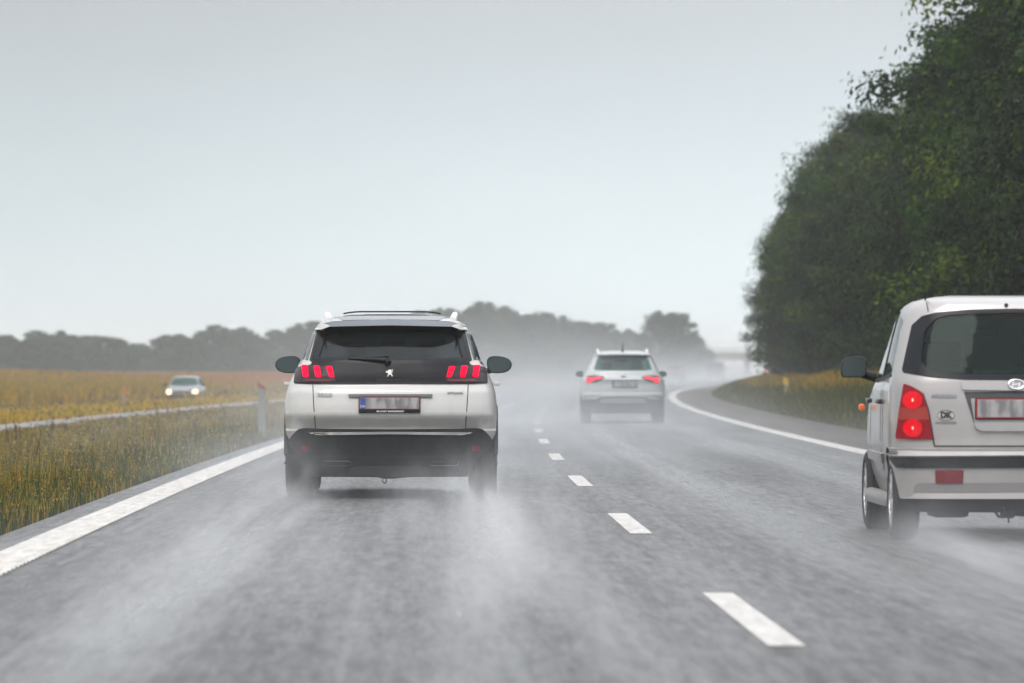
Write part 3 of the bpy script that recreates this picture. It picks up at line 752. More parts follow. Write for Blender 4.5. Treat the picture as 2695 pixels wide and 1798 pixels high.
# ------------------------------------------------------------------ CAR 2: silver hatchback at the right edge
def make_hatch():
    keys = [(.20, .66, .12, 3.42), (.26, .70, .06, 3.5), (.36, .74, .02, 3.54), (.42, .76, .005, 3.55), (.50, .775, .02, 3.56), (.55, .785, .0, 3.56), (.60, .79, -.005, 3.56), (.605, .79, .045, 3.56), (.66, .79, .05, 3.55),
            (.75, .79, .055, 3.52), (.9, .788, .065, 3.38), (.98, .784, .075, 3.1), (1.04, .777, .085, 2.9), (1.09, .768, .10, 2.75), (1.2, .745, .14, 2.6), (1.35, .712, .20, 2.38), (1.45, .685, .245, 2.2), (1.50, .665, .265, 2.1),
            (1.53, .64, .28, 2.0), (1.555, .60, .32, 1.95), (1.575, .53, .45, 1.85), (1.59, .44, .7, 1.7), (1.60, .34, .95, 1.55)]
    c = Car('silver_hatchback', keys, silver, pr=4.2, pf=2.6, lr=.5, lf=.8, taper=.06)
    c.cavity(.55, 1.50, .07)
    c.cutpoly(rpoly(sym([(0, 1.475), (-.45, 1.465), (-.60, 1.40), (-.640, 1.20), (-.635, 1.10), (-.55, 1.07), (0, 1.062)]), .05), 'y', -1, 1.1)
    c.cutpoly(rpoly(sym([(0, 1.47), (-.50, 1.45), (-.64, 1.10), (0, 1.06)]), .04), 'y', 1.8, 5)
    c.cutpoly(rpoly([(.50, 1.10), (.56, 1.42), (1.05, 1.49), (1.12, 1.07)], .03), 'x', -1.3, 1.3)
    c.cutpoly(rpoly([(1.20, 1.07), (1.12, 1.49), (1.85, 1.47), (2.15, 1.30), (2.42, 1.06)], .03), 'x', -1.3, 1.3)
    WR = .275
    for y in (.56, 2.94): c.cutwheel(y, .325, .47, .28)
    c.build_body(under, .23)
    X = lambda zx: (zx - 1088.6) / 903; Z = lambda zy: 1.688 - zy / 903
    PP = lambda pts: [(X(p[0]), Z(p[1])) + tuple(p[2:]) for p in pts]
    fr_o = sym(PP([(1088.6, 166), (830, 172), (640, 188), (560, 210), (505, 262), (470, 400), (440, 520), (446, 540, .01), (600, 566), (800, 580), (1088.6, 582)]))
    fr_i = sym(PP([(1088.6, 190), (850, 195), (700, 205), (640, 225), (575, 290), (548, 430), (548, 475), (575, 515), (640, 535), (800, 548), (1088.6, 552)]))
    # border built from two rings of the same length
    o_, i_ = fr_o, fr_i
    c.panel('rear_window', rpoly(fr_o, .03), tint2, out=.003, thick=.005, grid=.08)
    fo = list(fr_o); fi = list(fr_i)
    c.panel('window_border', [p[:2] for p in fo[:11]] + [(0, fo[0][1] - .4)][:0] + [p[:2] for p in fi[:11]][::-1], frit, out=.009, thick=.004, grid=.06)
    c.panel('window_border', mirror([p[:2] for p in fo[:11]] + [p[:2] for p in fi[:11]][::-1]), frit, out=.009, thick=.004, grid=.06)
    c.simple('brake_lamp_high', lambda bm: rbox(bm, Vector((0, .36, 1.455)), (.26, .03, .03), .01), redlens)
    # tail lamps
    lamp = rpoly(PP([(446, 603), (490, 620), (547, 655), (579, 760), (604, 925), (500, 930), (402, 926), (420, 770)]), .012)
    a, b = c.both('tail_light', lamp, redlens, out=.02, thick=.02, grid=.04)
    amb = PP([(428, 742), (572, 742), (585, 815), (418, 815)])
    c.both('indicator_lens', amb, amberl, out=.024, thick=.006, grid=.05, parents=(a, b))
    for yy in (700, 862):
        c.both('lamp_disc', circle((X(494), Z(yy)), .058, 22), redglow, out=.027, thick=.008, grid=.04, parents=(a, b))
        c.both('bulb', rpoly(PP([(490, yy - 9), (498, yy - 9), (499, yy + 9), (490, yy + 9)]), .003), bulb, out=.031, thick=.006, grid=.05, parents=(a, b))
        for rr_ in (.022, .036, .050):
            def rg_(bm, rr_=rr_, yy=yy):
                tube(bm, [(x, c.hit(x, z, 'R')[0].y - .026, z) for x, z in circle((X(494), Z(yy)), rr_, 20) + circle((X(494), Z(yy)), rr_, 20)[:1]], .0028, 5, cap=False)
            c.simple('lamp_ring', rg_, redlens, a)
    # tailgate seams and recess
    for sg in (-1, 1):
        c.panel('tailgate_seam', [(sg * abs(u), v) for u, v in stroke(PP([(548, 660), (580, 760), (600, 880), (612, 962)]), .012)], seam, out=.004, thick=.004)
        c.panel('roof_seam', [(sg * abs(u), v) for u, v in stroke([(X(598), 1.60), (X(594), 1.54), (X(598), 1.488)], .007)], seam, out=.004, thick=.004)
    c.panel('tailgate_seam', stroke(PP([(612, 967), (1088.6, 967), (1565, 967)]), .010), seam, out=.004, thick=.004)
    rec = sym(PP([(1088.6, 648), (785, 652), (800, 700), (822, 770), (842, 835), (1088.6, 835)]))
    c.panel('plate_recess', rpoly(rec, .008), pbr('painted_recess_shadow', (.07, .07, .075), .5), out=.003, thick=.003, grid=.06)  # dark colour stands for the shadow inside the recess, on a flat panel
    c.panel('recess_lip', rpoly(sym(PP([(1088.6, 828), (838, 830), (850, 862), (880, 880), (1088.6, 880)])), .015), silver, out=.028, thick=.03, grid=.05)
    c.panel('tailgate_ledge', rpoly(sym(PP([(1088.6, 590), (768, 590), (776, 640), (1088.6, 645)])), .01), silver, out=.022, thick=.03, grid=.05)
    c.panel('recess_backing', rpoly(sym(PP([(1088.6, 690), (825, 690), (845, 830), (1088.6, 830)])), .01), silver, out=.006, thick=.006, grid=.06)
    plate(c, X(848), -X(848), Z(812), Z(685), c.hit(0, .86, 'R')[0].y - .028, border=plater, eu=False)
    c.text('maker_name', 'HYUNDAI', X(668), Z(676), .032, greyt, out=.008, width=.165, bold=.001, shear=.2)
    # oval maker emblem
    def oval(bm):
        tube(bm, [(x, c.hit(x, z, 'R')[0].y - .03, z) for x, z in circle((0, Z(608)), .05, 24, .03) + circle((0, Z(608)), .05, 24, .03)[:1]], .006, 6, cap=False)
    ov = c.simple('oval_emblem', oval, chrome)
    for q in (stroke([(-.026, Z(608) - .02), (-.016, Z(608) + .02)], .008), stroke([(.016, Z(608) - .02), (.026, Z(608) + .02)], .008), stroke([(-.02, Z(608) - .003), (.02, Z(608) + .003)], .007)):
        c.panel('emblem_bar', q, chrome, out=.028, thick=.004, parent=ov)
    # country sticker
    st = c.panel('country_sticker', circle((X(680), Z(788)), .062, 26, .038), pbr('sticker_pale', (.5, .48, .47), .5), out=.004, thick=.004, grid=.05)
    def ringp(bm):
        cc = circle((X(680), Z(788)), .055, 26, .033)
        tube(bm, [(x, c.hit(x, z, 'R')[0].y - .004, z) for x, z in cc + cc[:1]], .0025, 5, cap=False)
    c.simple('sticker_ring', ringp, seam, st)
    c.text('country_code', 'DK', X(680), Z(787), .055, seam, out=.006, width=.075, bold=.003, parent=st)
    c.panel('sticker_line', rpoly(PP([(620, 825), (742, 825), (742, 838), (620, 838)]), .002), pbr('sticker_grey', (.2, .19, .19), .6), out=.003, thick=.003)
    # bumper with black band, lower valance, reflectors
    c.panel('rear_bumper', rpoly(sym(PP([(1088.6, 972), (600, 985), (400, 992), (374, 1010), (376, 1040), (395, 1100), (425, 1270), (1088.6, 1268)])), .01), silver, out=.035, thick=.08, grid=.05, zref=.55)
    c.panel('bumper_band', rpoly(sym(PP([(1088.6, 1026), (382, 1034), (396, 1072), (412, 1094), (1088.6, 1092)])), .008), plastic, out=.05, thick=.02, grid=.06, zref=.55)
    c.panel('bumper_top', rpoly(sym(PP([(1088.6, 982), (420, 992), (382, 1006), (380, 1024), (1088.6, 1018)])), .01), silver, out=.066, thick=.04, grid=.05, zref=.55, tilt=.9)
    c.panel('bumper_lip', rpoly(sym(PP([(1088.6, 1236), (500, 1240), (478, 1262), (430, 1270), (1088.6, 1270)])), .006), silver, out=.062, thick=.03, grid=.06, zref=.55, tilt=.2)
    c.panel('bumper_hollow', rpoly(sym(PP([(1088.6, 1178), (520, 1180), (500, 1200), (490, 1236), (1088.6, 1236)])), .01), pbr('hollow_grey', (.20, .19, .19), .5), out=.038, thick=.01, grid=.06, zref=.55)
    c.both('reflector', rpoly(PP([(612, 1104), (775, 1104), (770, 1182), (614, 1182)]), .008), reflect, out=.046, thick=.014, zref=.55)
    c.panel('rear_valance', rpoly(sym(PP([(1088.6, 1270), (425, 1272), (440, 1320), (470, 1350), (1088.6, 1352)])), .006), plastic, out=.03, thick=.08, grid=.06, zref=.55, tilt=-.1)
    def tow(bm):
        tube(bm, [(-.14, .05, .20), (-.12, .0, .165), (-.09, .0, .16), (-.07, .02, .19)], .009, 8)
        rbox(bm, Vector((-.06, .03, .185)), (.09, .08, .06), .015); tube(bm, [(-.055, .0, .17), (-.055, .0, .125)], .007, 6)
        bmesh.ops.create_uvsphere(bm, u_segments=12, v_segments=8, radius=.016, matrix=Matrix.Translation((-.085, -.03, .215)))
        tube(bm, [(-.03, .06, .19), (.08, .06, .18), (.16, .12, .2)], .02, 8)
    c.simple('towing_hook', tow, under)
    c.simple('underbody', lambda bm: (rbox(bm, Vector((0, 1.8, .26)), (1.0, 3.1, .14), .03), rbox(bm, Vector((0, .56, .26)), (1.2, .10, .08), .03), rbox(bm, Vector((-.42, .3, .2)), (.25, .4, .09), .04)), under)
    for y in (.56, 2.94):
        for sg in (-1, 1): c.wheel(sg * (.685 if y < 1 else .665), y, WR, .175, sg, spokes=12, rimr=.185)
    for sg in (-1, 1):
        ax = 'SL' if sg < 0 else 'SR'
        [c.simple('door_handle', lambda bm, sg=sg, yy=yy: rbox(bm, Vector((sg * .797, yy, .90)), (.035, .17, .035), .012), darkchrome) for yy in (1.15, 2.0)]
        c.mirror_pod(sg, .79, .965, 2.28, 1.055, 1.20, plastic, .12, True)
        c.simple('indicator', lambda bm, sg=sg: rbox(bm, Vector((sg * .79, 2.72, .85)), (.04, .07, .045), .015), orange)
        c.simple('side_sill', lambda bm, sg=sg: rbox(bm, Vector((sg * .735, 1.75, .25)), (.10, 1.7, .10), .04), silver)
        c.panel('side_window', rpoly([(.48, 1.09), (.54, 1.43), (1.07, 1.50), (1.14, 1.06)], .02), tint3, ax, out=.001, thick=.005, grid=.1)
        c.panel('side_window', rpoly([(1.18, 1.06), (1.10, 1.50), (1.86, 1.48), (2.17, 1.31), (2.44, 1.05)], .02), tint3, ax, out=.001, thick=.005, grid=.1)
        c.panel('door_pillar', stroke([(1.16, 1.05), (1.09, 1.50)], .07), frit, ax, out=.006, thick=.006, grid=.08)
        c.panel('window_trim', stroke([(.48, 1.075), (1.2, 1.05), (2.45, 1.035)], .02), plastic, ax, out=.006, thick=.006, grid=.1)
        for yy in (.98, 1.18, 2.38): c.panel('door_seam', stroke([(yy, 1.05), (yy - .01, .7), (yy + (.16 if yy < 1 else 0), .36)], .008), seam, ax, out=.002, thick=.003, grid=.1)
        c.panel('side_moulding', rpoly([(.95, .56), (2.55, .56), (2.55, .50), (1.0, .50)], .01), silver, ax, out=.02, thick=.02, grid=.1)
    c.simple('washer_nozzle', lambda bm: tube(bm, [(X(1051), .30, 1.512), (X(1051), .27, 1.53)], [.012, .014], 8), plastic)
    c.panel('windscreen', rpoly(sym([(0, 1.48), (-.52, 1.46), (-.66, 1.09), (0, 1.05)]), .03), clearg, 'F', out=.002, thick=.005, grid=.12)
    c.both('headlight', rpoly([(-.74, .80), (-.45, .74), (-.44, .62), (-.70, .62)], .03), alloy, axis='F', out=.008, thick=.01)
    c.panel('front_grille', rpoly(sym([(0, .60), (-.5, .60), (-.45, .45), (0, .45)]), .02), plastic, 'F', out=.01, thick=.02, grid=.1)
    c.seats([(.95, 1.13, (-.32, .32)), (1.75, 1.30, (-.33, .33))], .48)
    c.simple('dashboard', lambda bm: rbox(bm, Vector((0, 2.5, .92)), (1.1, .4, .22), .05), seatm)
    c.simple('inner_mirror', lambda bm: rbox(bm, Vector((0, 2.05, 1.37)), (.20, .04, .065), .02), seatm)
    c.place(35.3, 2.355)
    tag(c.root, 'silver hatchback with DK sticker and tall red tail lights, at the right edge', 'car')
    return c
hatch = make_hatch()

# ------------------------------------------------------------------ CAR 3: pale crossover ahead in the right lane
def crossover_keys():
    return [(.19, .64, .14, 4.0), (.28, .70, .06, 4.08), (.38, .78, .03, 4.1), (.47, .85, .0, 4.13), (.50, .87, .0, 4.13), (.55, .88, .01, 4.13), (.60, .885, .02, 4.12), (.63, .885, .05, 4.12), (.72, .885, .06, 4.1), (.80, .88, .07, 4.05),
            (.88, .865, .06, 3.8), (.90, .86, .05, 3.7), (.96, .83, .10, 3.35), (1.0, .80, .12, 3.15), (1.04, .775, .13, 3.0), (1.08, .755, .15, 2.92), (1.2, .70, .24, 2.65), (1.35, .63, .35, 2.4), (1.41, .60, .39, 2.25),
            (1.42, .595, .27, 2.2), (1.45, .56, .29, 2.1), (1.48, .50, .5, 2.0), (1.50, .42, .9, 1.8), (1.51, .32, 1.1, 1.6)]
def make_crossover(name, mat, lit=True):
    c = Car(name, crossover_keys(), mat, pr=3.4, pf=2.6, lr=.6, lf=.9, taper=.05)
    c.cavity(.55, 1.44, .08)
    X = lambda q: (q - 999) / 809; Z = lambda q: (1461 - q) / 809
    PP = lambda pts: [(X(p[0]), Z(p[1])) for p in pts]
    gl = sym(PP([(999, 312), (640, 318), (585, 340), (555, 400), (505, 560), (520, 572), (640, 584), (999, 586)]))
    c.cutpoly(rpoly([(u * .96, 1.26 + (v - 1.26) * .9) for u, v in gl], .03), 'y', -1, 1.2)
    c.cutpoly(rpoly(sym([(0, 1.38), (-.46, 1.36), (-.64, 1.07), (0, 1.04)]), .04), 'y', 1.9, 5)
    c.cutpoly(rpoly([(.85, 1.12), (.92, 1.33), (1.4, 1.38), (2.0, 1.37), (2.3, 1.25), (2.55, 1.08), (1.5, 1.08)], .04), 'x', -1.3, 1.3)
    for y in (.82, 3.38): c.cutwheel(y, .37, .50, .33)
    c.build_body(plastic, .40)
    c.panel('rear_window', rpoly(gl, .03), tint2, out=.003, thick=.006, grid=.08)
    c.panel('window_border', rpoly(sym(PP([(999, 306), (630, 314), (570, 340), (590, 352), (640, 342), (999, 338)])), .004), frit, out=.008, thick=.004)
    lamp = rpoly(PP([(385, 668), (520, 660), (650, 670), (690, 692), (650, 730), (540, 780), (385, 786), (375, 720)]), .012)
    a, b = c.both('tail_light', lamp, lampdark, out=.012, thick=.015)
    c.both('lamp_bar', rpoly(PP([(390, 690), (470, 712), (560, 690), (655, 690), (640, 708), (560, 722), (480, 748), (470, 772), (390, 778)]), .008), redlit if lit else redlens, out=.018, thick=.006, parents=(a, b))
    c.panel('tailgate_seam', rpoly(sym(PP([(999, 734), (690, 730), (680, 742), (999, 750)])), .003), pbr('soft_seam', (.2, .21, .21), .6), out=.004, thick=.004)
    plate(c, X(812), X(1242), Z(856), Z(756), .038, border=None)
    c.panel('maker_emblem', rpoly(PP([(960, 668), (1045, 662), (1030, 676), (1045, 692), (960, 700), (975, 684)]), .006), darkchrome, out=.012, thick=.01)
    c.both('bumper_edge', rpoly(PP([(340, 975), (560, 955), (600, 985), (520, 1000), (345, 1010)]), .01), mat, out=.03, thick=.03)
    c.panel('rear_bumper', rpoly(sym(PP([(999, 1012), (620, 1020), (560, 1060), (350, 1075), (322, 1110), (330, 1180), (480, 1240), (500, 1305), (999, 1308)])), .01), pbr('grey_plastic', (.06, .062, .066), .6), out=.014, thick=.06, zref=.49, tilt=-.08)
    c.panel('bumper_plate', rpoly(sym(PP([(999, 1040), (640, 1045), (600, 1120), (999, 1135)])), .02), pbr('dull_silver', (.28, .29, .30), .5), out=.022, thick=.01, zref=.49, tilt=-.08)
    c.simple('roof_antenna', lambda bm: tube(bm, [(0, .62, 1.49), (0, .60, 1.52), (0, .50, 1.68)], [.03, .016, .006], 8), plastic)
    c.simple('underbody', lambda bm: (rbox(bm, Vector((0, 2.0, .26)), (1.05, 3.6, .12), .03), rbox(bm, Vector((0, .82, .30)), (1.4, .12, .10), .03)), under)
    for y in (.82, 3.38):
        for sg in (-1, 1): c.wheel(sg * .765, y, .325, .21, sg)
    for sg in (-1, 1):
        ax = 'SL' if sg < 0 else 'SR'
        c.mirror_pod(sg, .81, .975, 2.55, .95, 1.085, darkp)
        c.simple('roof_rail', lambda bm, sg=sg: tube(bm, [(sg * .50, .55, 1.45), (sg * .515, .62, 1.50), (sg * .52, 1.3, 1.53), (sg * .51, 1.95, 1.50), (sg * .50, 2.0, 1.45)], .022, 8), railm)
        c.panel('side_window', rpoly([(.72, 1.13), (.84, 1.35), (1.4, 1.40), (2.05, 1.39), (2.35, 1.27), (2.65, 1.07), (1.5, 1.06)], .03), tint2, ax, out=.003, thick=.006, grid=.14)
        for yy in (1.15, 2.2): c.panel('door_seam', stroke([(yy, 1.05), (yy - .02, .7), (yy, .45)], .008), seam, ax, out=.002, thick=.003, grid=.1)
        [c.simple('door_handle', lambda bm, sg=sg, yy=yy: rbox(bm, Vector((sg * .885, yy, .87)), (.04, .18, .035), .012), mat) for yy in (1.25, 2.1)]
        c.simple('side_sill', lambda bm, sg=sg: rbox(bm, Vector((sg * .79, 2.1, .29)), (.12, 1.7, .16), .03), plastic)
    c.panel('windscreen', rpoly(sym([(0, 1.40), (-.50, 1.38), (-.68, 1.06), (0, 1.03)]), .03), clearg, 'F', out=.003, thick=.006, grid=.12)
    c.both('headlight', rpoly([(-.82, .80), (-.5, .74), (-.52, .66), (-.82, .68)], .02), alloy, axis='F', out=.008, thick=.01)
    c.panel('front_grille', rpoly(sym([(0, .72), (-.4, .70), (-.32, .5), (0, .48)]), .03), plastic, 'F', out=.01, thick=.02, grid=.1)
    c.seats([(1.05, 1.14, (-.38, .38)), (2.0, 1.27, (-.34, .34))])
    c.simple('dashboard', lambda bm: rbox(bm, Vector((0, 2.75, .92)), (1.25, .4, .2), .05), seatm)
    c.simple('inner_mirror', lambda bm: rbox(bm, Vector((0, 2.3, 1.30)), (.20, .04, .065), .02), seatm)
    return c
cross = make_crossover('white_crossover', white2)
cross.place(114.5, 1.80)
tag(cross.root, 'white crossover with red lit tail lights driving in spray in the middle distance, right lane', 'car')

# copies further ahead, almost lost in the spray
def copy_tree(o, parent=None):
    c = o.copy(); col.objects.link(c)
    if parent: c.parent = parent
    for ch in list(o.children): copy_tree(ch, c)
    return c
def far_car(name, d, off, label, dark=None, keep=('body', 'rear_window', 'tail_light', 'lamp_bar', 'wheel', 'rear_bumper', 'side_mirror', 'windscreen', 'side_window', 'underbody')):
    r_ = cross.root.copy(); r_.name = name; col.objects.link(r_)
    for ch in list(cross.root.children):
        if ch.name.split('.')[0] in keep:
            c = copy_tree(ch, r_)
            if c.name.split('.')[0] == 'body' and dark:
                c.data = c.data.copy(); c.data.materials[0] = dark
    r_.location = (float(cx(d)) + off, d, float(road_z(0, d))); r_.rotation_euler = (0, 0, -math.atan(cslope(d)))
    tag(r_, label, 'car'); return r_
far_car('distant_car', 470, -2.0, 'faint dark car in the mist just right of the white crossover', darkp)
brake = far_car('distant_car', 640, 2.6, 'distant car with red brake lights beside the right hand trees', darkp)
brakem = pbr('brake_glow', (.6, .03, .01), .4, emit=(1, .10, .05), es=7)
for ch in brake.children:
    for q in ch.children:
        if q.name.startswith('lamp_bar'): q.data = q.data.copy(); q.data.materials[0] = brakem
def make_van():
    keys = [(.3, .85, .05, 4.7), (.5, .93, .0, 4.8), (.9, .94, .02, 4.8), (1.1, .93, .03, 4.5), (1.25, .91, .05, 4.1), (1.7, .87, .10, 3.6), (1.9, .82, .14, 3.4), (1.97, .72, .3, 3.2), (2.0, .6, .5, 3.0)]
    c = Car('distant_van', keys, darkp, pr=5, pf=3, lr=.4, lf=.8, taper=.04, step=.05)
    for y in (.9, 3.8): c.cutwheel(y, .38, .5, .34)
    c.build_body()
    c.panel('rear_window', rpoly(sym([(0, 1.75), (-.7, 1.72), (-.76, 1.3), (0, 1.28)]), .04), frit, out=.01, thick=.01)
    c.both('tail_light', rpoly([(-.90, 1.35), (-.80, 1.35), (-.80, .95), (-.90, .95)], .02), redlens, out=.012, thick=.02)
    c.panel('rear_bumper', rpoly(sym([(0, .55), (-.92, .55), (-.9, .35), (0, .33)]), .02), plastic, out=.02, thick=.03, zref=.5)
    for y in (.9, 3.8):
        for sg in (-1, 1): c.wheel(sg * .80, y, .33, .2, sg)
    for sg in (-1, 1): c.mirror_pod(sg, .93, 1.12, 3.6, 1.15, 1.4, plastic)
    c.place(575, -1.9, 0)
    tag(c.root, 'faint grey van in the spray under the bridge', 'van'); return c
make_van()

# ------------------------------------------------------------------ CAR 4: oncoming hatchback with lit headlamps
def make_oncoming():
    keys = [(.18, .70, .15, 3.75), (.28, .78, .05, 3.86), (.42, .82, .0, 3.92), (.55, .84, .0, 3.92), (.65, .84, .02, 3.86), (.72, .838, .04, 3.7), (.80, .83, .06, 3.4), (.87, .82, .08, 3.1), (.92, .80, .10, 2.9), (1.0, .76, .2, 2.72), (1.15, .70, .4, 2.45), (1.28, .65, .6, 2.2), (1.34, .61, .75, 2.05), (1.38, .54, .95, 1.9), (1.405, .42, 1.15, 1.75)]
    c = Car('oncoming_car', keys, grey, pr=2.8, pf=3.4, lr=.7, lf=.6, taper=.03)
    c.cavity(.5, 1.34, .08)
    c.cutpoly(rpoly(sym([(0, 1.30), (-.52, 1.28), (-.66, .99), (0, .96)]), .04), 'y', 1.7, 5)
    c.cutpoly(rpoly(sym([(0, 1.28), (-.5, 1.26), (-.62, 1.0), (0, .98)]), .04), 'y', -1, 1.4)
    c.cutpoly(rpoly([(.65, .98), (.85, 1.22), (1.3, 1.29), (1.8, 1.27), (2.05, 1.18), (2.4, .98)], .04), 'x', -1.3, 1.3)
    for y in (.72, 3.1): c.cutwheel(y, .34, .5, .3)
    c.build_body(under, .3)
    c.panel('windscreen', rpoly(sym([(0, 1.33), (-.56, 1.31), (-.71, .95), (0, .92)]), .03), tint2, 'F', out=.003, thick=.006, grid=.1)
    c.panel('rear_window', rpoly(sym([(0, 1.30), (-.53, 1.28), (-.66, .98), (0, .96)]), .03), tint2, 'R', out=.003, thick=.006, grid=.1)
    a, b = c.both('headlight', rpoly([(-.80, .69), (-.50, .68), (-.49, .54), (-.80, .54)], .03), alloy, axis='F', out=.01, thick=.02)
    c.both('headlamp_bulb', circle((-.63, .63), .12, 18), headl, axis='F', out=.02, thick=.01, parents=(a, b))
    c.panel('front_grille', rpoly(sym([(0, .68), (-.44, .67), (-.44, .56), (0, .56)]), .02), plastic, 'F', out=.012, thick=.02)
    c.panel('front_bumper', rpoly(sym([(0, .48), (-.80, .48), (-.76, .22), (0, .20)]), .02), plastic, 'F', out=.015, thick=.02)
    plate(c, -.25, .25, .36, .46, 3.955, eu=False, smudge=False)
    for y in (.72, 3.1):
        for sg in (-1, 1): c.wheel(sg * .72, y, .29, .18, sg, rimr=.18)
    for sg in (-1, 1):
        ax = 'SL' if sg < 0 else 'SR'
        c.simple('side_mirror', lambda bm, sg=sg: rbox(bm, Vector((sg * .92, 2.45, .98)), (.18, .10, .13), .04), plastic)
        c.panel('side_window', rpoly([(.6, .97), (.8, 1.24), (1.3, 1.31), (1.82, 1.29), (2.1, 1.2), (2.45, .97)], .03), tint2, ax, out=.003, thick=.006, grid=.12)
    c.seats([(1.75, 1.18, (-.33, .33))], .48)
    c.place(268, -19.6, -.60, flip=True)
    tag(c.root, 'grey oncoming car with two yellow headlights lit, across the grass on the left', 'car'); return c
make_oncoming()

# ------------------------------------------------------------------ vegetation
def leaf_mat(name, c1, c2, c3, trans=.35, pos_scale=.5):
    m_ = bpy.data.materials.new(name); m_.use_nodes = True; t = NT(m_.node_tree)
    o = t.n('ShaderNodeOutputMaterial')
    at = t.n('ShaderNodeAttribute', attribute_name='tint'); s_ = t.n('ShaderNodeSeparateColor'); t.link(at.outputs['Color'], s_.inputs[0])
    oi = t.n('ShaderNodeObjectInfo')
    c = t.mix(s_.outputs[0], rgba(c1), rgba(c2)); c = t.mix(t.m('MULTIPLY', s_.outputs[1], 1.0), c, rgba(c3))
    v = t.lin(oi.outputs['Random'], 0, 1, .6, 1.35)
    g = t.n('ShaderNodeVectorMath', operation='SCALE'); t.link(c, g.inputs[0]); t.link(v, g.inputs['Scale'])
    b = t.n('ShaderNodeBsdfPrincipled'); t.link(g.outputs[0], b.inputs['Base Color']); b.inputs['Roughness'].default_value = .6
    b.inputs['Specular IOR Level'].default_value = .10
    tr = t.n('ShaderNodeBsdfTranslucent'); t.link(g.outputs[0], tr.inputs[0])
    mx = t.n('ShaderNodeMixShader'); mx.inputs[0].default_value = trans
    t.link(b.outputs[0], mx.inputs[1]); t.link(tr.outputs[0], mx.inputs[2]); t.link(mx.outputs[0], o.inputs[0])
    return m_
def grass_mat(name):
    m_ = bpy.data.materials.new(name); m_.use_nodes = True; t = NT(m_.node_tree)
    o = t.n('ShaderNodeOutputMaterial'); at = t.n('ShaderNodeAttribute', attribute_name='tint')
    b = t.n('ShaderNodeBsdfPrincipled'); t.link(at.outputs['Color'], b.inputs['Base Color']); b.inputs['Roughness'].default_value = .8
    b.inputs['Specular IOR Level'].default_value = .06
    tr = t.n('ShaderNodeBsdfTranslucent'); t.link(at.outputs['Color'], tr.inputs[0])
    mx = t.n('ShaderNodeMixShader'); mx.inputs[0].default_value = .3
    t.link(b.outputs[0], mx.inputs[1]); t.link(tr.outputs[0], mx.inputs[2]); t.link(mx.outputs[0], o.inputs[0])
    return m_
gm = grass_mat('grass_blades')
rng = np.random.default_rng(11)
STRAW = np.array([.48, .335, .05]); OCHRE = np.array([.42, .235, .012]); OLIVE = np.array([.155, .145, .012]); GREEN = np.array([.05, .085, .008]); DKG = np.array([.020, .038, .006]); RUST = np.array([.34, .075, .025]); BROWN = np.array([.11, .07, .035])
def vnoise(x, y, s, seed=0):
    """cheap smooth value noise in the plane"""
    x = x * s; y = y * s
    v = np.zeros_like(x)
    for k, (a, b, p) in enumerate(((1.0, .37, 1.1), (-.6, 1.2, 2.7), (1.7, -1.1, .4), (.3, 2.3, 5.2), (-2.6, .9, 3.3))):
        v += np.sin(x * a + y * b + p + seed * 1.7 + 1.5 * np.sin(x * .7 * b - y * .5 * a + seed))
    return np.clip(.5 + v / 6, 0, 1)
def palette(weights, cols):
    w_ = np.stack(weights, -1); w_ = w_ / w_.sum(-1, keepdims=True)
    r_ = rng.random(len(w_)); cum = np.cumsum(w_, -1); idx = (r_[:, None] > cum).sum(-1).clip(0, len(cols) - 1)
    return np.array(cols)[idx]
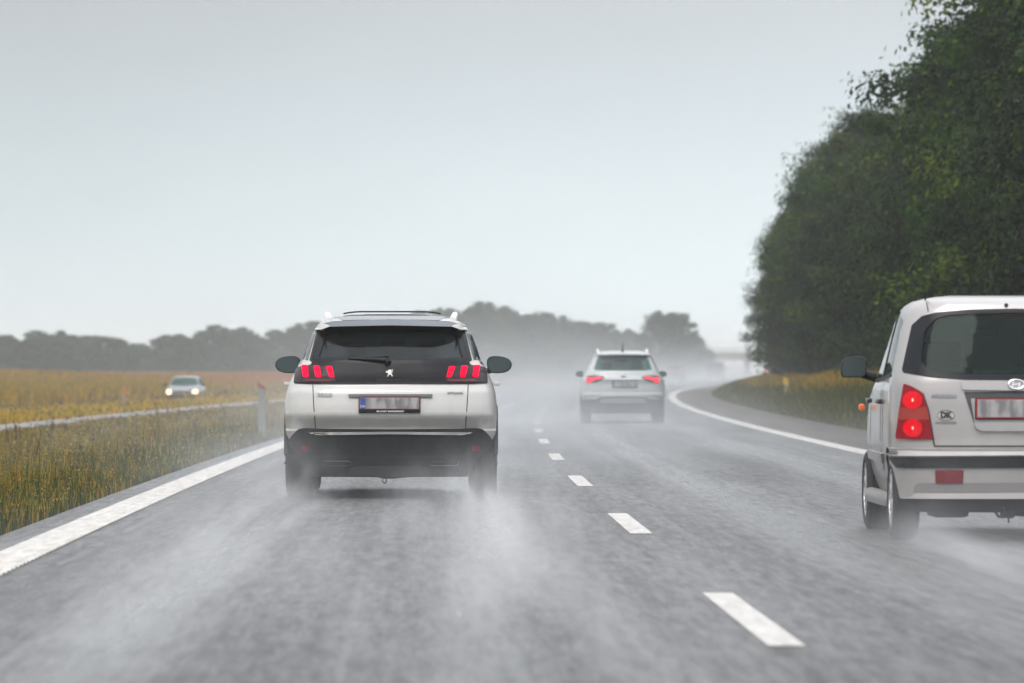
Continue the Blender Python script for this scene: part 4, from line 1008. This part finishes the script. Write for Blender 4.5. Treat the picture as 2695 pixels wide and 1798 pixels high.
def blades(name, o, d, h, wd, colr, lean=.3, heads=0):
    n = len(o); X = cx(d) + o; Z = ground_z(o, d) - .02
    a = rng.random(n) * 2 * np.pi; wx, wy = np.cos(a) * wd / 2, np.sin(a) * wd / 2
    la = rng.random(n) * 2 * np.pi; lm = rng.random(n) * lean * h
    lx, ly = np.cos(la) * lm, np.sin(la) * lm
    def P(t_, wf):
        bx = X + lx * t_ * t_; by = d + ly * t_ * t_; bz = Z + h * t_ * (1 - .12 * t_)
        return np.stack([bx - wx * wf, by - wy * wf, bz], -1), np.stack([bx + wx * wf, by + wy * wf, bz], -1)
    v = []
    for t_, wf in ((0, 1), (.5, .85), (1, .15)): v += list(P(t_, wf))
    co = np.stack(v, 1).reshape(-1, 3)
    b = np.arange(n) * 6
    fc = np.concatenate([np.stack([b, b + 1, b + 3, b + 2], -1), np.stack([b + 2, b + 3, b + 5, b + 4], -1)])
    cc = np.repeat(colr, 6, 0) * np.tile(np.array([.8, .8, 1, 1, 1.1, 1.1]), n)[:, None]  # roots darkened, tips lightened: occlusion shade put into the blade colour
    if heads:
        m_ = max(1, int(n * heads)); i = rng.choice(n, m_, replace=False); K = 7
        hx = np.repeat(X[i] + lx[i], K); hy = np.repeat(d[i] + ly[i], K); hz = np.repeat(Z[i] + h[i] * .9, K)
        sc = np.repeat(wd[i] * 1.3, K)
        flat = np.repeat((rng.random(m_) < .45).astype(float), K)
        q = rng.normal(size=(m_ * K, 3)); q[:, 0] *= sc * (.6 + 1.6 * flat); q[:, 1] *= sc * (.6 + 1.6 * flat); q[:, 2] = q[:, 2] * sc * (2.4 - 2.2 * flat)
        cen = np.stack([hx, hy, hz], -1) + q
        u = rng.normal(size=(m_ * K, 3)); u /= np.linalg.norm(u, axis=1)[:, None]
        w2 = rng.normal(size=(m_ * K, 3)); w2 -= (w2 * u).sum(1)[:, None] * u; w2 /= np.linalg.norm(w2, axis=1)[:, None]
        s_ = (sc * rng.uniform(.25, .6, m_ * K))[:, None]
        qv = np.stack([cen - u * s_, cen - w2 * s_, cen + u * s_, cen + w2 * s_], 1).reshape(-1, 3)
        hb = len(co) + np.arange(m_ * K) * 4
        fc = np.concatenate([fc, np.stack([hb, hb + 1, hb + 2, hb + 3], -1)])
        hc = np.repeat(palette([np.full(m_, .35), np.full(m_, .3), np.full(m_, .2), np.full(m_, .15)], [STRAW * .9, BROWN, BROWN * .7, np.array([.34, .32, .17])]), K * 4, 0)
        co = np.concatenate([co, qv]); cc = np.concatenate([cc, hc])
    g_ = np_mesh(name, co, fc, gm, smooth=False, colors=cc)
    return tag(g_, kind='stuff')
def samp(n, o0, o1, d0, d1, xmin=None, xmax=None, p=1.0):
    u = rng.random(n * 3); d = d0 * (d1 / d0) ** u if p else d0 + (d1 - d0) * u
    o = rng.uniform(o0, o1, n * 3); X = cx(d) + o
    k = np.ones(len(d), bool)
    if xmin: k &= X > xmin * d - 2.0
    if xmax: k &= X < xmax * d + 2.0
    return o[k][:n], d[k][:n]
# verge between the carriageways
for (n, d0, d1, wd) in ((95000, 29, 62, .011), (90000, 60, 112, .018), (60000, 108, 260, .034)):
    o, d = samp(n, -10.6, -4.33, d0, d1, xmin=-.12)
    kp = o < -4.30 - .22 * vnoise(d, d * .37, 1.9, 4) - .12 * rng.random(len(o)); o, d = o[kp], d[kp]
    X = cx(d) + o; nz = vnoise(X, d * .35, 1.1); n2 = vnoise(X, d * .3, .35, 3)
    prof = np.interp(o, [-10.7, -10, -8.5, -7, -5.6, -4.8, -4.33], [.10, .20, .36, .50, .52, .34, .10])
    h = prof * (.38 + .55 * rng.random(len(o)) ** 1.5 + .75 * nz) * np.where(rng.random(len(o)) < .02, 1.4, 1.0)
    edge = sstep(o, -5.8, -4.6)
    c_ = palette([1.2 * n2 + .1, .8 * nz + .2, .55 + .6 * nz, .45 + 1.8 * edge, .35 + 1.8 * edge, .10 + .2 * (1 - nz)], [STRAW * .72, OCHRE * .75, OLIVE, GREEN, DKG, RUST * .3])
    blades('verge_grass', o, d, h, wd * rng.uniform(.6, 1.4, len(o)), c_ * rng.uniform(.7, 1.2, len(o))[:, None], heads=.045)
# tall seed heads standing above the verge
o, d = samp(420, -10.2, -6.2, 36, 150, xmin=-.12)
blades('seed_stalks', o, d, rng.uniform(.62, .95, len(o)) * np.interp(o, [-10.2, -9, -6.2], [.75, .9, .85]), np.full(len(o), .016) * (d / 60) ** .7, palette([1 + 0 * o, .6 + 0 * o], [BROWN * .6, DKG * 1.3]), lean=.15, heads=.8)
# yellow grass beyond the path
o, d = samp(80000, -17.4, -12.0, 100, 480, xmin=-.12)
nz = vnoise(cx(d) + o, d * .2, .6, 5)
prof = np.interp(o, [-17.4, -16.5, -14, -12.3, -12.0], [.45, .55, .42, .26, .12])
blades('yellow_grass', o, d, prof * rng.uniform(.6, 1.25, len(o)), .05 * rng.uniform(.6, 1.4, len(o)) * (d / 180), palette([.9 + 0 * o, .8 + .3 * nz, .5 + 0 * o, .15 + .3 * (1 - nz)], [STRAW, OCHRE * 1.15, OLIVE * 1.2, GREEN]) * rng.uniform(.8, 1.2, len(o))[:, None], heads=.02)
# field with rust-coloured sorrel behind the opposite carriageway
o, d = samp(130000, -120, -28, 150, 760, xmin=-.12, xmax=.0)
nz = vnoise(cx(d) + o, d * .12, .12, 2); rs = sstep(d, 400, 540) * (.5 + .7 * nz) * (.35 + .65 * sstep(cx(d) + o + .055 * d, -8, 14))
blades('field_grass', o, d, rng.uniform(.35, .95, len(o)), .10 * rng.uniform(.6, 1.4, len(o)) * (d / 300), palette([.5 * (1 - rs) + .05, .9 * (1 - rs) + .15, .6 * (1 - rs) * (.4 + nz) + .05, 1.7 * rs, .25 + 0 * o], [STRAW * .6, OCHRE * .8, OLIVE, RUST * 1.1, BROWN * 1.3]) * rng.uniform(.8, 1.2, len(o))[:, None])
# right verge under the trees
o, d = samp(190000, 5.9, 11.5, 60, 420, xmax=.105)
nz = vnoise(cx(d) + o, d * .25, .7, 9)
prof = np.interp(o, [5.9, 6.25, 7.0, 8.2, 10, 11.5], [.10, .36, .62, .78, .74, .5])
yel = sstep(o, 6.9, 8.0)
gr = .35 + .65 * (nz > .5)
prof = prof * np.interp(d, [110, 200], [1.15, .72])
blades('tall_grass', o, d, prof * (.5 + .6 * rng.random(len(o)) + .45 * nz), .017 * rng.uniform(.6, 1.4, len(o)) * (d / 120), palette([2.6 * yel * nz ** 1.6 + .05, 3.2 * yel * nz ** 1.6 + .08, .7 + 0 * o, .7 + .4 * (1 - yel), .7 * (1 - nz) + .5 * (1 - yel), .10 + 0 * o], [STRAW * 1.0, OCHRE * 1.0, OLIVE * .8, GREEN * .8, DKG, BROWN]) * rng.uniform(.7, 1.2, len(o))[:, None], lean=.5)

bark = pbr('bark', (.06, .05, .04), .9, noise=.4, nscale=10)
leafm = leaf_mat('tree_leaves', (.002, .009, .0005), (.019, .058, .0008), (.075, .115, .001), .18)
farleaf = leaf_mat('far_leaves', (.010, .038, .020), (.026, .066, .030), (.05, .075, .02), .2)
def crown_mesh(name, H, Rr, z0, n, leaf, seed, nclump=110, cap=.88):
    r_ = np.random.default_rng(seed)
    # lobes give an uneven outline; clumps sit on the lobes' shells
    L = 11; lob = []
    for k in range(L):
        t_ = (k + .5) / L; z = z0 + (H - z0) * (.08 + .86 * t_); prof = math.sin(math.pi * (.14 + .80 * t_) ** .9) ** .65
        a = k * 2.4 + r_.random() * .9; rad = Rr * prof * r_.uniform(.30, .70)
        lob.append((math.cos(a) * rad, math.sin(a) * rad, z, Rr * prof * r_.uniform(.34, .62) + .22))
    lob.append((r_.normal() * .2 * Rr, r_.normal() * .2 * Rr, H - Rr * .28, Rr * .30))
    lob = np.array(lob); hcap = H * r_.uniform(cap, 1.0, len(lob)); hcap[-1] = H; lob[:, 2] = np.minimum(lob[:, 2], hcap - lob[:, 3] * .95)
    ci = r_.integers(0, len(lob), nclump); v = r_.normal(size=(nclump, 3)); v /= np.linalg.norm(v, axis=1)[:, None]
    cl = lob[ci, :3] + v * lob[ci, 3:4] * r_.uniform(.55, 1.08, nclump)[:, None]; cl[:, 2] = np.maximum(cl[:, 2], z0 * .8)
    cs = Rr * r_.uniform(.055, .125, nclump)
    k = r_.integers(0, nclump, n)
    p = cl[k] + np.clip(r_.normal(size=(n, 3)), -1.5, 1.5) * cs[k][:, None] * np.array([1, 1, .62])
    m2 = n // 8     # inner fill and a few stray sprays
    q = r_.integers(0, len(lob), m2); p[:m2] = lob[q, :3] + np.clip(r_.normal(size=(m2, 3)), -1.7, 1.7) * lob[q, 3:4] * .40
    nn = (p - cl[k]) / cs[k][:, None] + np.array([0, 0, .8]) + (cl[k] - lob[ci[k], :3]) / lob[ci[k], 3:4] * .9 + r_.normal(size=(n, 3)) * .75
    nn /= np.linalg.norm(nn, axis=1)[:, None]
    u = r_.normal(size=(n, 3)); u -= (u * nn).sum(1)[:, None] * nn; u /= np.linalg.norm(u, axis=1)[:, None]; w2 = np.cross(nn, u)
    s_ = (leaf * r_.uniform(.5, 1.1, n))[:, None]
    co = np.stack([p - u * s_, p - w2 * s_ * .55, p + u * s_, p + w2 * s_ * .55], 1).reshape(-1, 3)
    b = np.arange(n) * 4; fc = np.stack([b, b + 1, b + 2, b + 3], -1)
    ct = r_.random(nclump)[k] ** 1.3 * .8 + r_.random(n) * .2; yt = (r_.random(nclump) < .13)[k] * r_.random(n) * .9 + (r_.random(n) < .04) * .8
    col_ = np.stack([ct, np.clip(yt, 0, 1), ct], -1)
    return np_mesh(name, co, fc, None, smooth=False, colors=np.repeat(col_, 4, 0)), lob
def trunk_mesh(name, H, lob, r0, seed):
    r_ = random.Random(seed); bm = bmesh.new()
    pts = [(r_.uniform(-.1, .1) * i, r_.uniform(-.1, .1) * i, H * .82 * i / 6 - .3) for i in range(7)]
    tube(bm, pts, [r0 * (1 - .13 * i) for i in range(7)], 8)
    for k, (x, y, z, q) in enumerate(lob):
        b = Vector(pts[max(1, min(5, int((z - 1) / H * 6)))]); e = Vector((x, y, z)); mid = (b + e) / 2 + Vector((0, 0, -.12 * (e - b).length))
        tube(bm, [b, mid, e], [r0 * .4, r0 * .26, r0 * .08], 6)
    bmesh.ops.recalc_face_normals(bm, faces=bm.faces)
    me = bpy.data.meshes.new(name); bm.to_mesh(me); bm.free(); return me
def variants(k, H, Rr, z0, n, leaf, lm, r0, seed, ncl, cap=.88):
    out = []
    for i in range(k):
        cm, lob = crown_mesh('crown', H, Rr * (1 + .1 * math.sin(i * 2.1)), z0, n, leaf, seed + i, ncl, cap)
        tm = trunk_mesh('trunk', H, lob, r0, seed + i); cm.materials.append(lm); tm.materials.append(bark); out.append((cm, tm))
    return out
def plant(name, var, x, y, z, sc, sz, rz, label, cat, group):
    r_ = empty(name, (x, y, z), rz); r_.scale = (sc, sc, sz)
    c = bpy.data.objects.new('crown', var[0]); t_ = bpy.data.objects.new('trunk', var[1])
    for q in (c, t_): col.objects.link(q); q.parent = r_
    tag(r_, label, cat, group); return r_
near_v = variants(6, 9.0, 3.3, .5, 50000, .085, leafm, .17, 30, 250)
rr = random.Random(3)
d = 58.0; i = 0
while d < 306:
    o = 11.5 + rr.uniform(-.4, .4); z = float(ground_z(o, d)); hs = rr.uniform(.90, 1.12)
    plant('broadleaf_tree', near_v[i % 6], float(cx(d)) + o, d, z - .1, rr.uniform(.95, 1.12), hs, rr.uniform(0, 6.28), 'dark green tree in the front row of the roadside wood on the right', 'tree', 'trees in the front row of the roadside wood')
    d += 4.3 * rr.uniform(.85, 1.2); i += 1
d = 62.0
while d < 306:
    o = 16.2 + rr.uniform(-.6, .6); z = float(ground_z(o, d))
    plant('broadleaf_tree', near_v[(i * 5 + 2) % 6], float(cx(d)) + o, d, z - .1, rr.uniform(1.05, 1.25), rr.uniform(.98, 1.10), rr.uniform(0, 6.28), 'taller tree in the back row of the roadside wood on the right', 'tree', 'trees in the back row of the roadside wood')
    d += 5.5 * rr.uniform(.85, 1.2); i += 1
# misty tree line on the horizon: (picture column, picture row of the top, row width) measured, stood at their distance
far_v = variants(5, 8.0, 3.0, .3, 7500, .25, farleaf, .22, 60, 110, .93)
F = 14450.0
BK = 1.38
belt = [(-30, 876, 520), (20, 880, 520), (68, 886, 525), (116, 871, 520), (163, 869, 530), (200, 884, 540), (240, 881, 545), (289, 880, 545), (326, 893, 560), (370, 903, 575), (429, 881, 560), (483, 878, 560), (528, 864, 565), (571, 856, 560), (612, 866, 560),
        (645, 861, 565), (676, 878, 570), (706, 903, 590), (748, 869, 565), (788, 850, 560), (835, 845, 570), (885, 850, 580), (940, 840, 580), (1000, 835, 590), (1060, 830, 590), (1110, 818, 600), (1160, 808, 600), (1190, 812, 600), (1232, 796, 600), (1285, 794, 600), (1335, 805, 605), (1375, 824, 610), (1413, 811, 605),
        (1448, 826, 610), (1480, 829, 615), (1528, 845, 620), (1560, 846, 620), (1592, 842, 620), (1632, 868, 640), (1668, 872, 640), (1758, 819, 590), (1812, 884, 640), (1846, 912, 760)]
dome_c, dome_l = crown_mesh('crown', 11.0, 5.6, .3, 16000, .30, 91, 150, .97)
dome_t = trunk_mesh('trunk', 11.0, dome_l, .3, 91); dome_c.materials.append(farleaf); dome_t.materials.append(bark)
rr = random.Random(9)
for k, (px, py, dd) in enumerate(belt):
    if dd < 700: dd = dd * BK if px < 1690 else dd * 1.33
    x = (px - 1347.5) / F * dd; zt = CAM_H + (973 - py) / F * dd; o = x - float(cx(dd)); z = float(ground_z(o, dd)) - .2
    H = zt - z; big = 1350 < 0 or (1690 < px < 1790)
    left = px < 720; grp = 'misty trees on the left horizon' if left else ('misty trees on the middle horizon' if px < 1690 else 'round misty tree clump beside the bridge')
    lab = {'m': 'hazy grey green tree in the low tree line beyond the red field', 'c': 'hazy tall tree in the wood rising between the two white cars', 'r': 'hazy rounded tree of the clump between the white crossover and the bridge'}['m' if left else ('c' if px < 1690 else 'r')]
    if px == 1758: plant('misty_tree', (dome_c, dome_t), x, dd, z, .98, H / 11.2, 1.0, 'large rounded misty tree between the white crossover and the bridge', 'tree', None); continue
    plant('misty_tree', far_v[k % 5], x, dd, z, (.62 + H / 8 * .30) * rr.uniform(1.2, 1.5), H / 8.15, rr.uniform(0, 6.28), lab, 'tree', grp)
# an understorey that closes the foot of the belt
for k in range(46):
    px = -60 + k * 42 + rr.uniform(-8, 8); dd = 740 + rr.uniform(0, 40)
    if px > 1830: continue
    x = (px - 1347.5) / F * dd; z = float(ground_z(x - float(cx(dd)), dd)) - .2
    plant('hedge_bush', far_v[(k * 3) % 5], x, dd, z, .85, rr.uniform(.42, .62), rr.uniform(0, 6.28), 'low bush in the hedge at the foot of the misty tree line', 'bush', 'bushes along the foot of the tree line')

# ------------------------------------------------------------------ bridge and marker posts
conc = pbr('concrete', (.30, .30, .29), .8, noise=.2, nscale=.6)
def bridge():
    D0 = 900.0; zb = CAM_H + 24 / F * D0; r_ = empty('road_bridge', (40, D0, float(road_z(0, D0))))
    zr = float(road_z(0, D0)); o = lambda bm, c_, s_: rbox(bm, Vector((c_[0] - 40, c_[1] - D0, c_[2] - zr)), s_, .04, 1)
    for nm, fn in (('deck', lambda bm: o(bm, (40, D0 + 4, zb + .55), (96, 8, 1.1))), ('edge_beam', lambda bm: o(bm, (40, D0 - .15, zb + 1.15), (96, .4, .35)))):
        bm = bmesh.new(); fn(bm); finish(bm, nm, conc, r_)
    bm = bmesh.new()
    for x in np.arange(-7.5, 88, 2.0): o(bm, (x, D0 + .2, zb + 1.65), (.08, .08, .75))
    for zz in (1.5, 1.8, 2.05): o(bm, (40, D0 + .2, zb + zz), (96, .07, .08))
    finish(bm, 'parapet_railing', conc, r_)
    for x in (23.5, 38.7, 54.5):
        bm = bmesh.new(); o(bm, (x, D0 + 4, (zb + zr) / 2 - .4), (.8, 6, zb - zr + .8)); finish(bm, 'pier', conc, r_)
    bm = bmesh.new(); prism(bm, [(-60, -1), (-20.5, -1), (-27, zb - zr + .1), (-60, zb - zr + .8)], 'y', -6, 16); finish(bm, 'embankment', gmat, r_)
    bm = bmesh.new(); prism(bm, [(25, -1), (75, -1), (75, zb - zr + .8), (32, zb - zr + .1)], 'y', -6, 16); finish(bm, 'embankment', gmat, r_)
    tag(r_, 'low concrete road bridge fading into the mist beside the right hand trees', 'bridge')
bridge()
postw = pbr('post_white', (.26, .26, .26), .5, noise=.12, nscale=9); postd = pbr('post_band_black', (.03, .03, .03), .5)
refo = pbr('reflector_orange', (.42, .19, .05), .4); refr = pbr('reflector_red', (.32, .10, .09), .5); refy = pbr('reflector_yellow', (.70, .42, .08), .35)
def post(d, off, hgt, cap, label, capcol, full=False, z=None):
    z = float(ground_z(off, d)) if z is None else z
    r_ = empty('marker_post', (float(cx(d)) + off, d, z), -math.atan(cslope(d)) + .2)
    bm = bmesh.new(); q = .06
    top = hgt
    A = [bm.verts.new(p) for p in ((-q, -.02, -.1), (q, -.02, -.1), (q * .7, .05, -.1), (-q * .7, .05, -.1))]
    B = [bm.verts.new(p) for p in ((-q, -.02, top), (q, -.02, top - .07), (q * .7, .05, top - .09), (-q * .7, .05, top - .02))]
    bm.faces.new(A); bm.faces.new(B)
    for k in range(4): bm.faces.new((A[k], A[(k + 1) % 4], B[(k + 1) % 4], B[k]))
    finish(bm, 'post', postw, r_, smooth=None)
    bm = bmesh.new(); prism(bm, [(-q * 1.05, top + .004), (q * 1.05, top - .066), (q * 1.05, top - .07 - cap * .8), (-q * 1.05, top - cap)] , 'y', -.028, .055); finish(bm, 'reflector', capcol, r_, smooth=None)
    if full: bm = bmesh.new(); rbox(bm, Vector((0, -.03, top - cap - .16)), (.08, .012, .12), .004, 1); finish(bm, 'reflector_plate', capcol, r_)
    tag(r_, label, 'marker post')
post(90.8, -4.62, .99, .07, 'white marker post with a slanted red top in the mist left of the SUV', refr, z=-.10)
post(190, -14.9, .98, .38, 'orange topped marker post in the yellow grass left of the oncoming car', refo, True, z=-.37)
post(156, 6.9, .92, .22, 'short marker post with yellow reflector in grass at the foot of the trees', refy, True, z=-.02)

# ------------------------------------------------------------------ spray thrown up by the tyres
def spray(name, d0, d1, o0, o1, zt, builder, rate, nseg=12, colr=(.97, .98, 1.0)):
    bm = bmesh.new(); rings = []
    for k in range(nseg + 1):
        d_ = d0 + (d1 - d0) * k / nseg; x = float(cx(d_))
        rings.append([bm.verts.new(p) for p in ((x + o0, d_, .02), (x + o1, d_, .02), (x + o1, d_, zt), (x + o0, d_, zt))])
    for a, b in zip(rings, rings[1:]):
        for k in range(4): bm.faces.new((a[k], a[(k + 1) % 4], b[(k + 1) % 4], b[k]))
    bm.faces.new(rings[0]); bm.faces.new(rings[-1][::-1])
    m_ = bpy.data.materials.new('spray_volume'); m_.use_nodes = True; t = NT(m_.node_tree)
    o = t.n('ShaderNodeOutputMaterial'); pv = t.n('ShaderNodeVolumePrincipled'); t.link(pv.outputs[0], o.inputs['Volume'])
    pv.inputs['Color'].default_value = rgba(colr); pv.inputs['Anisotropy'].default_value = .1
    tc = t.n('ShaderNodeTexCoord'); s_ = t.n('ShaderNodeSeparateXYZ'); t.link(tc.outputs['Object'], s_.inputs[0])
    dd = s_.outputs[1]; dm = t.m('MINIMUM', dd, 400.0)
    c_ = t.m('ADD', t.m('ADD', t.m('MULTIPLY', dm, A1), t.m('MULTIPLY', t.m('MULTIPLY', dm, dm), A2)), A0)
    c_ = t.m('ADD', c_, t.m('MULTIPLY', t.m('MAXIMUM', t.m('SUBTRACT', dd, 400.0), 0.0), cslope(400)))
    off = t.m('SUBTRACT', s_.outputs[0], c_)
    cmb = t.n('ShaderNodeCombineXYZ'); t.link(off, cmb.inputs[0]); t.link(dd, cmb.inputs[1]); t.link(s_.outputs[2], cmb.inputs[2])
    den = builder(t, off, dd, s_.outputs[2], cmb.outputs[0]); t.link(den, pv.inputs['Density'])
    pv.inputs['Density Attribute'].default_value = ''
    o_ = finish(bm, name, m_, None, smooth=None); m_.cycles.volume_step_rate = rate
    return tag(o_, kind='stuff')
def gauss(t, v, c, s):
    q = t.m('DIVIDE', t.m('SUBTRACT', v, c), s) if not isinstance(s, bpy.types.NodeSocket) else t.m('DIVIDE', t.m('SUBTRACT', v, c), s)
    return t.m('EXPONENT', t.m('MULTIPLY', t.m('MULTIPLY', q, q), -1.0))
def falloff(t, z, h): return t.m('EXPONENT', t.m('MULTIPLY', t.m('DIVIDE', z, h), -1.0))
def prod(t, *a):
    r_ = a[0]
    for x in a[1:]: r_ = t.m('MULTIPLY', r_, x)
    return r_
def near_spray(t, off, d, z, P):
    nz = t.noise(t.mapping(P, (2.6, .055, 1.6)), 1, 3, .62); nz = t.step(nz, .36, .72)
    nf = t.noise(t.mapping(P, (9, .9, 9)), 1, 2, .6); nz = t.m('MULTIPLY', nz, t.lin(nf, .3, .7, .5, 1.5))
    out = None
    # (tyre centre offset, where the tyre stands, strength)
    for (oc, dc, st) in ((-2.59, 47.9, 1.0), (-.99, 47.9, 1.0), (1.67, 35.7, .75), (3.04, 35.7, .6), (1.74, 38.0, .5)):
        back = t.m('SUBTRACT', dc, d)                         # metres behind the tyre
        wid = t.lin(back, 0, 24, .20, .62); ht = t.lin(back, 0, 5, .10, .17)
        env = t.m('MULTIPLY', t.step(back, -.35, .25), t.m('ADD', t.m('MULTIPLY', falloff(t, back, 4.0), .95), t.lin(back, 0, 32, .52, .18)))
        g_ = prod(t, gauss(t, off, oc, wid), falloff(t, z, ht), env, st)
        out = g_ if out is None else t.m('ADD', out, g_)
    out = t.m('MULTIPLY', out, t.m('ADD', t.m('MULTIPLY', nz, .9), .12))
    lay = prod(t, falloff(t, z, .16), t.m('ADD', t.m('MULTIPLY', nz, .055), .005), t.step(d, 14, 24), t.step(off, -4.6, -3.4), t.step(off, 6.0, 4.4))
    return t.m('MULTIPLY', t.m('ADD', t.m('MULTIPLY', out, .62), lay), t.step(z, .95, .6))
spray('tyre_spray', 14.5, 50.5, -4.6, 6.0, .95, near_spray, .5)
def mid_spray(t, off, d, z, P):
    nz = t.noise(t.mapping(P, (.8, .12, 1.2)), 1, 2, .6); nz = t.lin(nz, .32, .68, .15, 1.6)
    c_lane = t.lin(d, 50, 115, 1.9, 1.75)
    a = prod(t, gauss(t, off, c_lane, 1.5), t.step(d, 113.6, 111.0), t.lin(d, 112, 52, 1.0, .25), falloff(t, z, .32), .026)
    b = prod(t, gauss(t, off, -1.3, 2.5), t.lin(d, 50, 112, .55, 1.0), falloff(t, z, .75), .040)
    e = prod(t, falloff(t, z, .35), .013, t.step(off, 5.8, 4.6))
    dn = t.m('ADD', t.m('ADD', a, b), e)
    return prod(t, dn, nz, t.step(d, 50.2, 56), t.step(z, 2.6, 1.3), t.step(off, -8.0, -5.0), t.step(off, 6.0, 4.8))
spray('drifting_spray', 50.2, 121.0, -9.0, 6.0, 2.6, mid_spray, .5, colr=(.90, .94, .98))
def far_spray(t, off, d, z, P):
    nz = t.noise(t.mapping(P, (.28, .03, .5)), 1, 2, .55); nz = t.lin(nz, .3, .7, .3, 1.5)
    a = prod(t, gauss(t, off, -1.4, 4.2), falloff(t, z, .95), t.lin(d, 120, 200, .9, 1.0), .014)
    b = prod(t, gauss(t, off, 1.0, 5.0), falloff(t, z, 1.1), t.step(d, 230, 330), .0085)
    return prod(t, t.m('ADD', a, b), nz, t.step(z, 5.0, 2.6), t.step(off, -11.5, -7), t.step(off, 9.0, 4.5), t.step(d, 121.2, 130), t.step(d, 760, 600))
spray('distant_spray', 121.2, 760.0, -11.5, 9.0, 5.0, far_spray, .25, 40, colr=(.82, .86, .90))

# ------------------------------------------------------------------ haze
bm = bmesh.new(); bmesh.ops.create_cube(bm, size=1)
for v in bm.verts: v.co = Vector((v.co.x * 9200, 4030 + v.co.y * 8300, 4.5 + v.co.z * 19))
hm = bpy.data.materials.new('haze_air'); hm.use_nodes = True; t = NT(hm.node_tree)
o = t.n('ShaderNodeOutputMaterial'); pv = t.n('ShaderNodeVolumePrincipled'); t.link(pv.outputs[0], o.inputs['Volume'])
pv.inputs['Color'].default_value = (.97, .99, 1, 1); pv.inputs['Density'].default_value = .0004; pv.inputs['Anisotropy'].default_value = 0.0
tag(finish(bm, 'haze', hm, None, smooth=None), kind='stuff')
